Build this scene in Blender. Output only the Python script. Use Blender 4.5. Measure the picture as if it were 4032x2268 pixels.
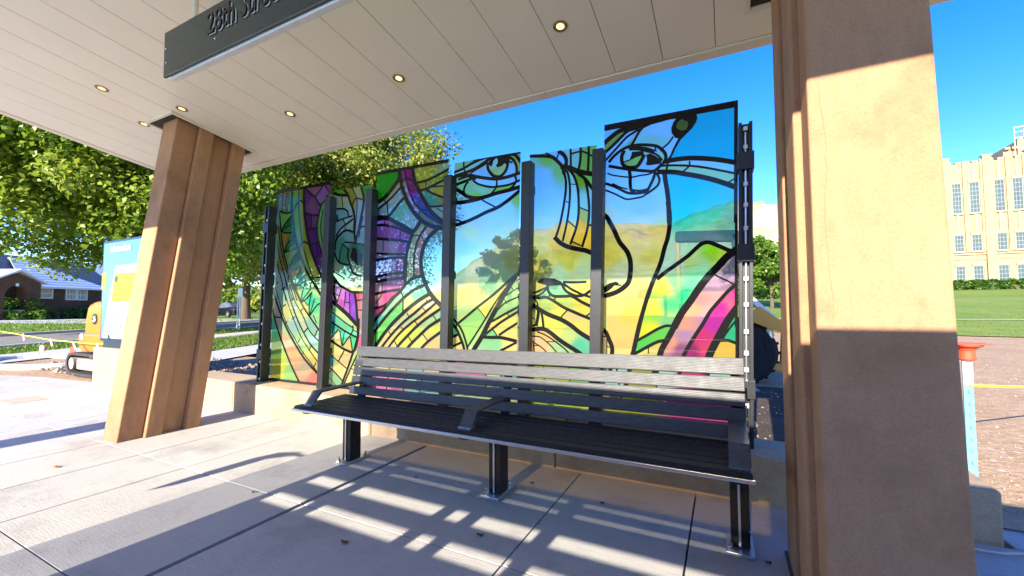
import bpy, bmesh, math, random
import numpy as np
from mathutils import Vector, Matrix

for o in list(bpy.data.objects):
    bpy.data.objects.remove(o)
random.seed(7)
rng = np.random.default_rng(11)
scene = bpy.context.scene
COL = scene.collection
S = 0.7                       # all lengths below are written in survey units of 0.7 m

# ------------------------------------------------------------------ camera, sky, sun, exposure
YAW, PITCH, ROLL = 0.46648453, 0.04644756, -0.00455827
_w = Vector((-math.sin(YAW) * math.cos(PITCH), math.cos(YAW) * math.cos(PITCH), math.sin(PITCH)))
_r0 = Vector((math.cos(YAW), math.sin(YAW), 0)); _u0 = _r0.cross(_w)
_r = _r0 * math.cos(ROLL) + _u0 * math.sin(ROLL); _u = _r.cross(_w)
cam_data = bpy.data.cameras.new('camera')
cam_data.sensor_fit = 'HORIZONTAL'; cam_data.sensor_width = 36.0
cam_data.lens = 1658.195 / 4032 * 36
cam_data.clip_start = 0.05; cam_data.clip_end = 9000
cam = bpy.data.objects.new('camera', cam_data); COL.objects.link(cam)
M4 = Matrix((( _r.x, _u.x, -_w.x, 0), (_r.y, _u.y, -_w.y, 0), (_r.z, _u.z, -_w.z, 1.55 * S), (0, 0, 0, 1)))
cam.matrix_world = M4
scene.camera = cam

SUN_DIR = Vector((0.055, 1.0, -0.458)).normalized()      # direction the light travels
world = bpy.data.worlds.new('World'); scene.world = world; world.use_nodes = True
nt = world.node_tree; nt.nodes.clear()
out = nt.nodes.new('ShaderNodeOutputWorld'); bg = nt.nodes.new('ShaderNodeBackground')
sky = nt.nodes.new('ShaderNodeTexSky'); sky.sky_type = 'NISHITA'; sky.sun_disc = False
sky.sun_elevation = math.asin(-SUN_DIR.z)
sky.sun_rotation = math.atan2(-SUN_DIR.x, -SUN_DIR.y)
sky.altitude = 1300; sky.air_density = 1.0; sky.dust_density = 0.15; sky.ozone_density = 3.0
hs = nt.nodes.new('ShaderNodeHueSaturation'); hs.inputs['Saturation'].default_value = 1.36; hs.inputs['Hue'].default_value = .522
nt.links.new(sky.outputs[0], hs.inputs['Color']); nt.links.new(hs.outputs[0], bg.inputs[0])
bg.inputs[1].default_value = 0.10
nt.links.new(bg.outputs[0], out.inputs[0])
sun_data = bpy.data.lights.new('sun', 'SUN'); sun_data.energy = 2.65; sun_data.angle = math.radians(0.3)
sun_data.color = (1.0, 0.93, 0.80)
sun = bpy.data.objects.new('sun', sun_data); COL.objects.link(sun)
sun.rotation_euler = SUN_DIR.to_track_quat('-Z', 'Y').to_euler()
vs = scene.view_settings
vs.view_transform = 'Standard'; vs.look = 'None'; vs.gamma = 1.0; vs.use_curve_mapping = False
vs.exposure = 2.36
cy = scene.cycles
cy.max_bounces = 10; cy.diffuse_bounces = 5; cy.glossy_bounces = 4; cy.transparent_max_bounces = 24; cy.transmission_bounces = 6
cy.use_denoising = True; cy.sample_clamp_indirect = 8.0
try: cy.denoiser = 'OPENIMAGEDENOISE'
except Exception: pass
cy.caustics_reflective = False; cy.caustics_refractive = False

# ------------------------------------------------------------------ mesh helpers
class MB:
    def __init__(self): self.v = []; self.f = []; self.c = None
    def add(self, vs_, fs_):
        n = len(self.v); self.v += [tuple(v) for v in vs_]; self.f += [tuple(i + n for i in f) for f in fs_]; return self
    def hexa(self, b, t):
        return self.add(list(b) + list(t), [(3, 2, 1, 0), (4, 5, 6, 7), (0, 1, 5, 4), (1, 2, 6, 5), (2, 3, 7, 6), (3, 0, 4, 7)])
    def box(self, x0, y0, z0, x1, y1, z1):
        return self.hexa([(x0, y0, z0), (x1, y0, z0), (x1, y1, z0), (x0, y1, z0)], [(x0, y0, z1), (x1, y0, z1), (x1, y1, z1), (x0, y1, z1)])
    def quad(self, a, b, c, d): return self.add([a, b, c, d], [(0, 1, 2, 3)])
    def beam(self, a, b, w, h, up=(0, 0, 1)):
        a = Vector(a); b = Vector(b); d = (b - a).normalized(); s = d.cross(Vector(up))
        if s.length < 1e-4: s = d.cross(Vector((1, 0, 0)))
        s.normalize(); u = s.cross(d); s *= w / 2; u *= h / 2
        return self.hexa([a - s - u, a + s - u, b + s - u, b - s - u], [a - s + u, a + s + u, b + s + u, b - s + u])
    def tube(self, pts, r, n=8, cap=True):
        pts = [Vector(p) for p in pts]; rr = r if isinstance(r, (list, tuple)) else [r] * len(pts)
        base = len(self.v); ref = None
        for i, p in enumerate(pts):
            d = (pts[min(i + 1, len(pts) - 1)] - pts[max(i - 1, 0)]).normalized()
            if ref is None or abs(d.dot(ref)) > .95: ref = Vector((0, 0, 1)) if abs(d.z) < .9 else Vector((1, 0, 0))
            s = d.cross(ref).normalized(); u = s.cross(d)
            for k in range(n):
                a = 2 * math.pi * k / n; q = p + (s * math.cos(a) + u * math.sin(a)) * rr[i]; self.v.append(tuple(q))
        for i in range(len(pts) - 1):
            for k in range(n):
                a = base + i * n + k; b = base + i * n + (k + 1) % n; self.f.append((a, b, b + n, a + n))
        if cap:
            self.f.append(tuple(base + k for k in reversed(range(n)))); self.f.append(tuple(base + (len(pts) - 1) * n + k for k in range(n)))
        return self
    def lathe(self, c, axis, prof, n=20):
        # prof: (distance along axis, radius)
        ax = Vector(axis).normalized(); c = Vector(c); s = ax.orthogonal().normalized(); u = ax.cross(s); base = len(self.v)
        for h, r in prof:
            for k in range(n):
                a = 2 * math.pi * k / n; self.v.append(tuple(c + ax * h + (s * math.cos(a) + u * math.sin(a)) * r))
        for i in range(len(prof) - 1):
            for k in range(n):
                a = base + i * n + k; b = base + i * n + (k + 1) % n; self.f.append((a, b, b + n, a + n))
        self.f.append(tuple(base + k for k in reversed(range(n)))); self.f.append(tuple(base + (len(prof) - 1) * n + k for k in range(n)))
        return self
    def prism(self, poly, d0, d1, plane='xz'):
        # extrude a 2-D outline (a,b) between d0 and d1 on the third axis
        n = len(poly); m = {'xz': lambda a, b, d: (a, d, b), 'xy': lambda a, b, d: (a, b, d), 'yz': lambda a, b, d: (d, a, b)}[plane]
        vs_ = [m(a, b, d0) for a, b in poly] + [m(a, b, d1) for a, b in poly]
        fs_ = [tuple(range(n)), tuple(reversed(range(n, 2 * n)))] + [(i, n + i, n + (i + 1) % n, (i + 1) % n) for i in range(n)]
        return self.add(vs_, fs_)

BASE = {}
def mesh_of(name, v, f, base=(0, 0, 0), smooth=False):
    me = bpy.data.meshes.new(name)
    b = np.array(base)
    vv = (np.array(v, float).reshape(-1, 3) - b) * S
    me.from_pydata(vv.tolist(), [], f); me.update()
    if smooth:
        me.polygons.foreach_set('use_smooth', [True] * len(me.polygons))
    return me
def fix_normals(me):
    bm = bmesh.new(); bm.from_mesh(me); bmesh.ops.recalc_face_normals(bm, faces=bm.faces); bm.to_mesh(me); bm.free()
def link(name, me, m, parent=None, bevel=0, smooth=False):
    o = bpy.data.objects.new(name, me); COL.objects.link(o)
    if m is not None: me.materials.append(m)
    if parent is not None:
        o.parent = parent; BASE[o.name] = BASE[parent.name]
    if bevel:
        md = o.modifiers.new('bevel', 'BEVEL'); md.width = bevel * S; md.segments = 2; md.limit_method = 'ANGLE'; md.angle_limit = math.radians(40)
    return o
def part(name, mb, m, parent, bevel=0, smooth=False, label=None):
    me = mesh_of(name, mb.v, mb.f, BASE[parent.name], smooth); fix_normals(me)
    o = link(name, me, m, parent, bevel)
    if label: o['label'] = label
    return o
def piece(name, me, parent, loc):
    o = bpy.data.objects.new(name, me); COL.objects.link(o); o.parent = parent; BASE[o.name] = BASE[parent.name]
    b = BASE[parent.name]; o.location = [(loc[i] - b[i]) * S for i in range(3)]
    return o
def thing(name, label, cat, base, group=None):
    o = bpy.data.objects.new(name, None); COL.objects.link(o); o.empty_display_size = .2
    o.location = [c * S for c in base]; BASE[o.name] = tuple(base)
    o['label'] = label; o['category'] = cat
    if group: o['group'] = group
    return o
def solo(name, mb, m, label, cat, base, group=None, bevel=0, smooth=False):
    me = mesh_of(name, mb.v, mb.f, base, smooth); fix_normals(me)
    o = link(name, me, m, None, bevel); o.location = [c * S for c in base]; BASE[o.name] = tuple(base)
    o['label'] = label; o['category'] = cat
    if group: o['group'] = group
    return o
def struct(name, mb, m, kind='structure', bevel=0, smooth=False, fix=True):
    me = mesh_of(name, mb.v, mb.f, (0, 0, 0), smooth)
    if fix: fix_normals(me)
    o = link(name, me, m, None, bevel); o['kind'] = kind; BASE[o.name] = (0, 0, 0)
    return o
def text_mesh(txt, size, extr=0.0, xs=1.0, align='LEFT'):
    cu = bpy.data.curves.new('t', 'FONT'); cu.body = txt; cu.size = size * S; cu.extrude = extr * S; cu.align_x = align; cu.resolution_u = 4
    ob = bpy.data.objects.new('t', cu); COL.objects.link(ob)
    bpy.context.view_layer.update()
    me = bpy.data.meshes.new_from_object(ob.evaluated_get(bpy.context.evaluated_depsgraph_get()))
    bpy.data.objects.remove(ob)
    for v in me.vertices: v.co = Vector((v.co.x * xs, -v.co.z, v.co.y))      # stand it up facing -Y
    return me
def put_text(name, txt, m, parent, loc, size, extr=.002, xs=1.0, rotz=0, align='LEFT', bold=0):
    me = text_mesh(txt, size, extr, xs, align); me.materials.clear(); me.materials.append(m)
    o = piece(name, me, parent, loc); o.rotation_euler = (0, 0, rotz); return o

# ------------------------------------------------------------------ materials
def lin(c):
    return tuple(((v / 255) / 12.92 if v / 255 <= .04045 else ((v / 255 + .055) / 1.055) ** 2.4) for v in c)
class NT:
    def __init__(self, name):
        self.m = bpy.data.materials.new(name); self.m.use_nodes = True; self.t = self.m.node_tree; self.t.nodes.clear()
        self.o = self.n('ShaderNodeOutputMaterial')
    def n(self, t, **k):
        nd = self.t.nodes.new(t)
        for a, b in k.items():
            if hasattr(nd, a): setattr(nd, a, b)
            else: nd.inputs[a.replace('_', ' ')].default_value = b
        return nd
    def l(self, a, b): self.t.links.new(a, b)
    def surf(self, s): self.l(s, self.o.inputs[0])
def noise(N, co, scale, detail=6, rough=.6, dim='3D'):
    t = N.n('ShaderNodeTexNoise'); t.inputs['Scale'].default_value = scale; t.inputs['Detail'].default_value = detail; t.inputs['Roughness'].default_value = rough
    if co is not None: N.l(co, t.inputs['Vector'])
    return t.outputs['Fac']
def ramp(N, fac, stops):
    r = N.n('ShaderNodeValToRGB'); e = r.color_ramp.elements
    while len(e) < len(stops): e.new(.5)
    for i, (p, c) in enumerate(stops):
        e[i].position = p; e[i].color = (*c, 1) if len(c) == 3 else c
    N.l(fac, r.inputs[0]); return r.outputs[0]
def mixc(N, f, a, b, mode='MIX'):
    x = N.n('ShaderNodeMix'); x.data_type = 'RGBA'; x.blend_type = mode
    for s, v in ((x.inputs[0], f), (x.inputs[6], a), (x.inputs[7], b)):
        if hasattr(v, 'is_linked') or hasattr(v, 'links'): N.l(v, s)
        elif isinstance(v, (int, float)): s.default_value = v
        else: s.default_value = (*v, 1)
    return x.outputs[2]
def coords(N, kind='Object', scale=None):
    c = N.n('ShaderNodeNewGeometry').outputs['Position'] if kind == 'World' else N.n('ShaderNodeTexCoord').outputs[kind]
    if scale:
        mp = N.n('ShaderNodeMapping'); mp.inputs['Scale'].default_value = scale; N.l(c, mp.inputs['Vector']); c = mp.outputs[0]
    return c
def bump(N, h, strength=.3, dist=.01):
    b = N.n('ShaderNodeBump'); b.inputs['Strength'].default_value = strength; b.inputs['Distance'].default_value = dist; N.l(h, b.inputs['Height']); return b.outputs[0]
def principled(N, col, rough=.6, metal=0, spec=.5, normal=None, coat=0):
    p = N.n('ShaderNodeBsdfPrincipled')
    if isinstance(col, tuple): p.inputs['Base Color'].default_value = (*col, 1)
    else: N.l(col, p.inputs['Base Color'])
    if isinstance(rough, (int, float)): p.inputs['Roughness'].default_value = rough
    else: N.l(rough, p.inputs['Roughness'])
    p.inputs['Metallic'].default_value = metal; p.inputs['Specular IOR Level'].default_value = spec
    if coat: p.inputs['Coat Weight'].default_value = coat; p.inputs['Coat Roughness'].default_value = .08
    if normal is not None: N.l(normal, p.inputs['Normal'])
    return p.outputs[0]
def plain(name, col, rough=.5, metal=0, spec=.5, var=.12, nscale=9, bmp=0, coat=0):
    N = NT(name); co = coords(N); f = noise(N, co, nscale, 5, .65)
    c = ramp(N, f, [(.25, tuple(v * (1 - var) for v in col)), (.75, tuple(min(1, v * (1 + var)) for v in col))])
    nm = bump(N, noise(N, co, nscale * 8, 4, .6), bmp, .01) if bmp else None
    N.surf(principled(N, c, rough, metal, spec, nm, coat)); return N.m
def emis(name, col, st):
    N = NT(name); e = N.n('ShaderNodeEmission'); e.inputs[0].default_value = (*col, 1); e.inputs[1].default_value = st; N.surf(e.outputs[0]); return N.m

def concrete(name, a, b, streak=(1, 1, 1), stain=None, speck=.15, rough=.85, bmp=.25, world=True, grime=None):
    N = NT(name); co = coords(N, 'World' if world else 'Object')
    big = noise(N, co, .9, 6, .6); c = ramp(N, big, [(.3, a), (.7, b)])
    st = noise(N, coords(N, 'World', streak), 9, 5, .6)
    c = mixc(N, .22, c, ramp(N, st, [(.3, tuple(v * .72 for v in a)), (.7, tuple(min(1, v * 1.18) for v in b))]))
    fine = noise(N, co, 130, 3, .7)
    c = mixc(N, speck, c, ramp(N, fine, [(.35, tuple(v * .45 for v in a)), (.6, tuple(min(1, v * 1.2) for v in b))]))
    if stain:
        m_ = ramp(N, noise(N, co, 2.3, 7, .7), [(.50, (0, 0, 0)), (.70, (.9, .9, .9))])
        c = mixc(N, m_, c, stain)
    vo = N.n('ShaderNodeTexVoronoi'); vo.inputs['Scale'].default_value = 2.6; N.l(co, vo.inputs['Vector'])
    c = mixc(N, ramp(N, vo.outputs['Distance'], [(.022, (.7, .7, .7)), (.04, (0, 0, 0))]), c, tuple(v * .35 for v in a))
    if grime:
        sx = N.n('ShaderNodeSeparateXYZ'); N.l(co, sx.inputs[0]); mr = N.n('ShaderNodeMapRange'); mr.inputs[1].default_value = .32; mr.inputs[2].default_value = 0.0; N.l(sx.outputs[2], mr.inputs[0])
        mm = N.n('ShaderNodeMath', operation='MULTIPLY'); N.l(mr.outputs[0], mm.inputs[0]); N.l(ramp(N, noise(N, coords(N, 'World', (4, 4, 1.5)), 3, 6, .7), [(.4, (0, 0, 0)), (.65, (.8, .8, .8))]), mm.inputs[1]); c = mixc(N, mm.outputs[0], c, grime)
    oi = N.n('ShaderNodeObjectInfo'); rv = ramp(N, oi.outputs['Random'], [(0, (.93, .93, .93)), (1, (1.0, 1.0, 1.0))]); c = mixc(N, 1.0, c, rv, 'MULTIPLY')
    h = N.n('ShaderNodeMath', operation='ADD'); N.l(st, h.inputs[0]); N.l(fine, h.inputs[1])
    N.surf(principled(N, c, rough, 0, .35, bump(N, h.outputs[0], bmp, .006))); return N.m

MAT = {}
MAT['pave'] = concrete('pavement_concrete', (.46, .43, .385), (.57, .54, .485), (1.2, 14, 1), (.35, .325, .285), .14, .8, .3)
MAT['joint'] = plain('joint_dark', (.03, .03, .032), .9)
MAT['seal'] = plain('sealant', (.05, .047, .042), .6)
MAT['tan'] = concrete('tan_concrete', (.40, .203, .094), (.485, .262, .140), (3, 3, .8), (.30, .152, .072), .16, .85, .35, grime=(.20, .13, .08))
MAT['wallc'] = concrete('wall_concrete', (.39, .27, .155), (.51, .375, .235), (1.2, 3, 8), (.30, .21, .125), .2, .85, .35)
MAT['soffit'] = plain('soffit_cream', (.92, .83, .70), .42, 0, .4, .03, 3, .04)
MAT['trim'] = plain('roof_trim', (.80, .71, .59), .4, 0, .4, .03)
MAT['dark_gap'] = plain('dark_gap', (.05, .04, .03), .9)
MAT['black'] = plain('black_powder_coat', (.012, .013, .015), .42, 0, .3, .2, 20, .12)
MAT['post'] = plain('post_paint', (.024, .024, .026), .4, .1, .5, .2, 26, .1)
MAT['bench'] = None
MAT['alu'] = plain('aluminium', (.62, .63, .65), .28, .95, .5, .1, 30)
MAT['steel'] = plain('galvanised', (.52, .53, .54), .4, .8, .5, .15, 22)
MAT['chrome'] = plain('bolt_steel', (.7, .7, .7), .2, 1)
MAT['slate'] = plain('sign_slate', (.028, .044, .040), .14, .1, .5, .08, 5)
MAT['white'] = plain('white_paint', (.78, .78, .77), .5)
MAT['letter'] = plain('letter_black', (.006, .006, .007), .2)
MAT['lamp'] = emis('lamp_glow', (1.0, .72, .36), .38)
MAT['bronze'] = plain('lamp_ring', (.34, .22, .11), .35, .7)
def bench_mat():
    N = NT('bench_paint'); co = coords(N, 'World')
    w = N.n('ShaderNodeTexWave'); w.wave_type = 'BANDS'; w.bands_direction = 'Z'; w.inputs['Scale'].default_value = 42; w.inputs['Distortion'].default_value = .15
    N.l(co, w.inputs['Vector'])
    f = noise(N, coords(N, 'World', (3, 3, 24)), 6, 6, .7)
    c = ramp(N, f, [(.3, (.055, .054, .054)), (.7, (.10, .098, .098))])
    rg = ramp(N, noise(N, co, 14, 6, .7), [(.3, (.36, .36, .36)), (.75, (.55, .55, .55))])
    N.surf(principled(N, c, rg, .1, .3, bump(N, w.outputs['Fac'], .25, .002))); return N.m
MAT['bench'] = bench_mat()

def art_mat():
    N = NT('art_glass'); a = N.n('ShaderNodeAttribute'); a.attribute_name = 'Col'
    g = N.n('ShaderNodeGamma'); g.inputs[1].default_value = .95; N.l(a.outputs['Color'], g.inputs[0]); c = g.outputs[0]
    g2 = N.n('ShaderNodeGamma'); g2.inputs[1].default_value = .52; N.l(c, g2.inputs[0]); tr = N.n('ShaderNodeBsdfTransparent'); N.l(g2.outputs[0], tr.inputs[0])
    cw = mixc(N, .06, c, (.85, .9, .85))
    df = N.n('ShaderNodeBsdfDiffuse'); N.l(cw, df.inputs[0])
    g3 = N.n('ShaderNodeGamma'); g3.inputs[1].default_value = .6; N.l(c, g3.inputs[0]); tl = N.n('ShaderNodeBsdfTranslucent'); N.l(g3.outputs[0], tl.inputs[0])
    m1 = N.n('ShaderNodeMixShader'); m1.inputs[0].default_value = .52; N.l(df.outputs[0], m1.inputs[1]); N.l(tl.outputs[0], m1.inputs[2])
    m2 = N.n('ShaderNodeMixShader'); m2.inputs[0].default_value = .48; N.l(tr.outputs[0], m2.inputs[1]); N.l(m1.outputs[0], m2.inputs[2])
    gl = N.n('ShaderNodeBsdfGlossy'); gl.inputs['Roughness'].default_value = .015
    fr = N.n('ShaderNodeFresnel'); fr.inputs[0].default_value = 1.5
    m3 = N.n('ShaderNodeMixShader'); fm = N.n('ShaderNodeMath', operation='MULTIPLY'); fm.inputs[1].default_value = .38; N.l(fr.outputs[0], fm.inputs[0]); N.l(fm.outputs[0], m3.inputs[0]); N.l(m2.outputs[0], m3.inputs[1]); N.l(gl.outputs[0], m3.inputs[2])
    N.surf(m3.outputs[0]); return N.m
MAT['art'] = art_mat()
def line_mat():
    N = NT('printed_black'); N.surf(principled(N, (.010, .010, .010), .04, 0, .22)); return N.m
MAT['line'] = line_mat()
def clear_mat():
    N = NT('clear_glass'); tr = N.n('ShaderNodeBsdfTransparent'); tr.inputs[0].default_value = (.93, .97, .95, 1)
    gl = N.n('ShaderNodeBsdfGlossy'); gl.inputs['Roughness'].default_value = .02
    m = N.n('ShaderNodeMixShader'); m.inputs[0].default_value = .02; N.l(tr.outputs[0], m.inputs[1]); N.l(gl.outputs[0], m.inputs[2]); N.surf(m.outputs[0]); return N.m
MAT['clear'] = clear_mat()
def tint(name, c):
    N = NT(name); tr = N.n('ShaderNodeBsdfTransparent'); tr.inputs[0].default_value = (*c, 1); N.surf(tr.outputs[0]); return N.m
def ground_mat(name, stops, scale, bmp=.5, speck=None):
    N = NT(name); co = coords(N, 'World'); f = noise(N, co, scale, 8, .7); c = ramp(N, f, stops)
    f2 = noise(N, co, scale * 14, 5, .75)
    c = mixc(N, .35, c, ramp(N, f2, [(.3, tuple(v * .5 for v in stops[0][1])), (.7, tuple(min(1, v * 1.4) for v in stops[-1][1]))]))
    if speck:
        vo = N.n('ShaderNodeTexVoronoi'); vo.inputs['Scale'].default_value = speck[0]; N.l(co, vo.inputs['Vector'])
        c = mixc(N, ramp(N, vo.outputs['Distance'], [(.10, (1, 1, 1)), (.2, (0, 0, 0))]), c, speck[1])
    N.surf(principled(N, c, .95, 0, .15, bump(N, f2, bmp, .03))); return N.m
MAT['grass'] = ground_mat('lawn', [(.3, (.105, .195, .02)), (.5, (.155, .265, .028)), (.7, (.245, .295, .065))], .35)
MAT['grass_r'] = ground_mat('slope_lawn', [(.3, (.075, .16, .012)), (.52, (.14, .25, .02)), (.72, (.29, .28, .085))], .16)
MAT['dirt'] = ground_mat('bare_dirt', [(.3, (.32, .195, .10)), (.5, (.44, .28, .15)), (.72, (.55, .375, .225))], .8, .8, (9, (.62, .54, .46)))
MAT['asphalt'] = ground_mat('road_asphalt', [(.3, (.19, .18, .17)), (.7, (.28, .265, .25))], .3, .3)
MAT['walk'] = concrete('sidewalk', (.46, .43, .38), (.58, .55, .49), (1, 1, 1), None, .12)
MAT['clod'] = plain('clods', (.36, .26, .18), .95, 0, .1, .35, 6)
# ------------------------------------------------------------------ terrain
Dv = np.array((-.421, .907)); Nv = np.array((-.907, -.421))
def gz(x, y):
    d = math.hypot(x, y); zl = .37 * min(1, max(0, (d - 14) / 50))
    zr = 4.53 * min(1, max(0, (y - 28) / 84)) if y > 0 else 0
    a = (x / y if y > .5 else -9 if x < 0 else 9); w = min(1, max(0, (a + .95) / .6)); w = w * w * (3 - 2 * w)
    return zl * (1 - w) + zr * w
def sheet(poly_fn, us, vs_, off):
    mb = MB(); nu, nv = len(us), len(vs_)
    for u in us:
        for v in vs_:
            x, y = poly_fn(u, v); mb.v.append((x, y, gz(x, y) + off))
    for i in range(nu - 1):
        for j in range(nv - 1): mb.f.append((i * nv + j, (i + 1) * nv + j, (i + 1) * nv + j + 1, i * nv + j + 1))
    return mb
mb = MB(); rings = [0.01, 4, 8, 12, 16, 20, 24, 28, 34, 40, 48, 56, 66, 78, 92, 112, 140, 200, 400, 1000, 2500, 6000]; na = 96
for r in rings:
    for k in range(na):
        a = 2 * math.pi * k / na; x, y = r * math.cos(a), r * math.sin(a); mb.v.append((x, y, gz(x, y) - .12))
for i in range(len(rings) - 1):
    for k in range(na): mb.f.append((i * na + k, (i + 1) * na + k, (i + 1) * na + (k + 1) % na, i * na + (k + 1) % na))
struct('ground', mb, MAT['grass'], smooth=True)
st = lambda s, t: tuple(Dv * s + Nv * t)
lin_ = lambda a, b, n: [a + (b - a) * i / n for i in range(n + 1)]
struct('lawn', sheet(st, lin_(-40, 110, 40), lin_(28.9, 90, 20), -.03), MAT['grass'], smooth=True)
struct('road', sheet(st, lin_(-60, 130, 50), lin_(20.6, 28.5, 4), -.06), MAT['asphalt'], smooth=True)
struct('verge', sheet(st, lin_(-40, 110, 40), lin_(17.5, 20.35, 2), -.02), MAT['grass'], smooth=True)
struct('sidewalk', sheet(st, lin_(-40, 110, 40), lin_(15.0, 17.5, 2), .0), MAT['walk'], smooth=True)
struct('near_lawn', sheet(st, lin_(15.5, 80, 20), lin_(11.2, 15.0, 2), -.01), MAT['grass'], smooth=True)
struct('footpath', sheet(st, lin_(10, 80, 20), lin_(9.2, 11.2, 2), .01), MAT['walk'], smooth=True)
struct('driveway', sheet(lambda u, v: st(u, v), lin_(36, 50, 4), lin_(28.5, 66, 10), .02), MAT['walk'], smooth=True)
for t0, t1, nm in ((28.5, 28.9, 'kerb'), (20.35, 20.6, 'kerb')):
    mb = MB(); ss = lin_(-40, 110, 40)
    for a, b in zip(ss[:-1], ss[1:]):
        p = [st(a, t0), st(b, t0), st(b, t1), st(a, t1)]
        mb.hexa([(x, y, gz(x, y) - .25) for x, y in p], [(x, y, gz(x, y) + .08) for x, y in p])
    struct(nm, mb, MAT['walk'])
# bare earth round the platform
struct('dirt', sheet(lambda u, v: (u, v), lin_(-9.5, 40, 60), lin_(4.2, 30, 30), .01), MAT['dirt'], smooth=True)
struct('dirt', sheet(lambda u, v: (u, v), lin_(-22, -9.5, 14), lin_(3.0, 8.5, 8), -.035), MAT['dirt'], smooth=True)
struct('shaded_soil', sheet(lambda u, v: (u + .05 * math.sin(v * 5), v), lin_(-1.3, 1.25, 12), lin_(4.39, 9.4, 16), .022), ground_mat('dark_shaded_soil', [(.3, (.05, .036, .025)), (.5, (.085, .062, .045)), (.72, (.15, .115, .085))], 2.5, .9), smooth=True)  # dark soil, with the shade beside the column also put into its colour
struct('slope_lawn', sheet(lambda u, v: (u + .12 * (v - 30), v + .25 * math.sin(u * .9)), lin_(-22, 70, 50), lin_(28.5, 125, 30), .06), MAT['grass_r'], smooth=True)
struct('path', sheet(lambda u, v: (u, v + .06 * u), lin_(-20, 60, 40), [37.0, 37.5], .10), MAT['walk'], smooth=True)

# paved platform: slabs with recessed joints
pav = struct('pavement', MB().box(-9.3, -3.2, -.2, 3.2, 3.9, -.035), MAT['joint'])
XJ = [-9.3, -8.2, -7.35, -6.5, -5.62, -4.76, -3.04, -1.24, -.25, .75, 1.75, 3.2]; YJ = [-3.2, -1.9, -.1, 1.09, 2.30, 3.9]
for i in range(len(XJ) - 1):
    for j in range(len(YJ) - 1):
        g0 = .022 if XJ[i] == -3.04 else .006; g1 = .022 if XJ[i + 1] == -3.04 else .006
        part('paving_slab', MB().box(XJ[i] + g0, YJ[j] + .005, -.12, XJ[i + 1] - g1, YJ[j + 1] - .005, random.uniform(-.002, .001)), MAT['pave'], pav, bevel=.003)
mbp = MB(); edge = [(-9.31, -3.2), (-9.31, 4.25), (-10.4, 4.15), (-12.1, 4.08), (-14.1, 3.88), (-15.5, 3.55), (-19, 2.6), (-19, -3.2)]
mbp.prism(edge, -.2, -.001, 'xy'); struct('plaza', mbp, MAT['pave'], bevel=.01)
struct('pavement', MB().box(1.62, 3.91, -.2, 3.2, 4.4, -.003), MAT['pave'], bevel=.01)
struct('paving_inset', MB().box(-11.1, 2.53, -.05, -10.5, 2.99, .004), concrete('inset_concrete', (.42, .34, .25), (.5, .42, .32)))
struct('bus_lane', MB().box(-60, -16, -.3, 60, -3.22, -.02), MAT['walk'])
# soil clods and stones
def scatter_stones(n, region, s0, s1, name, m):
    v = []; f = []
    for i in range(n):
        x, y = region(); s = random.uniform(s0, s1) * (2.2 if random.random() < .04 else 1); z = gz(x, y) + .01
        b = len(v); k = 5; rot = random.random() * 6
        for a in range(k):
            th = rot + a * 2 * math.pi / k; v.append((x + s * math.cos(th) * random.uniform(.6, 1.2), y + s * math.sin(th) * random.uniform(.6, 1.2), z - .01))
        v.append((x + random.uniform(-.3, .3) * s, y + random.uniform(-.3, .3) * s, z + s * random.uniform(.4, .8)))
        f += [(b + a, b + (a + 1) % k, b + k) for a in range(k)]
    mb = MB(); mb.v = v; mb.f = f; struct(name, mb, m, 'stuff')
scatter_stones(6000, lambda: ((lambda y: (random.uniform(.1, .62) * y, y))(4.5 + 14 * random.random() ** 1.8)), .006, .018, 'gravel', MAT['clod'])
scatter_stones(2500, lambda: (random.uniform(-9.4, 1), random.uniform(4.5, 9)), .012, .05, 'gravel', MAT['clod'])
scatter_stones(2200, lambda: (random.uniform(-17, -9.8), random.uniform(4.3, 7.5)), .02, .07, 'gravel', MAT['clod'])
scatter_stones(500, lambda: (random.uniform(1.65, 4), random.uniform(4.3, 5.4)), .005, .012, 'gravel', MAT['clod'])
# mountain range
def fbm(x, y, o=5):
    s = 0; a = 1
    for i in range(o):
        s += a * (math.sin(x * 1.7 + 1.3 * i + 2.1 * math.sin(y * 1.3 + i)) * math.cos(y * 1.9 - .7 * i + 1.7 * math.sin(x * 1.1 - i))); x *= 1.93; y *= 1.93; a *= .5
    return s
RID = [(-1.2, .03), (-.75, .05), (-.60, .13), (-.43, .212), (-.157, .208), (.097, .226), (.371, .262), (.6, .25), (.9, .22), (1.4, .18)]
mb = MB(); na, nr = 220, 44
for i in range(na + 1):
    tx = -1.2 + 2.6 * i / na; hgt = np.interp(tx, [a for a, b in RID], [b for a, b in RID])
    for j in range(nr + 1):
        k = j / nr; yy = 2200 + 2600 * k; xx = tx * yy
        prof = min(1, (k / .42)) ** 1.25 if k < .42 else 1 - .5 * (k - .42) / .58
        h = hgt * (2200 + 2600 * .42) * prof
        h *= 1 + .16 * fbm(xx * .0022, yy * .0022, 6) * (1 if k < .42 else .4) - .02 * (k > .36)
        mb.v.append((xx, yy, 2 + h - 8 * (k == 0)))
for i in range(na):
    for j in range(nr): a = i * (nr + 1) + j; mb.f.append((a, a + nr + 1, a + nr + 2, a + 1))
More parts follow.
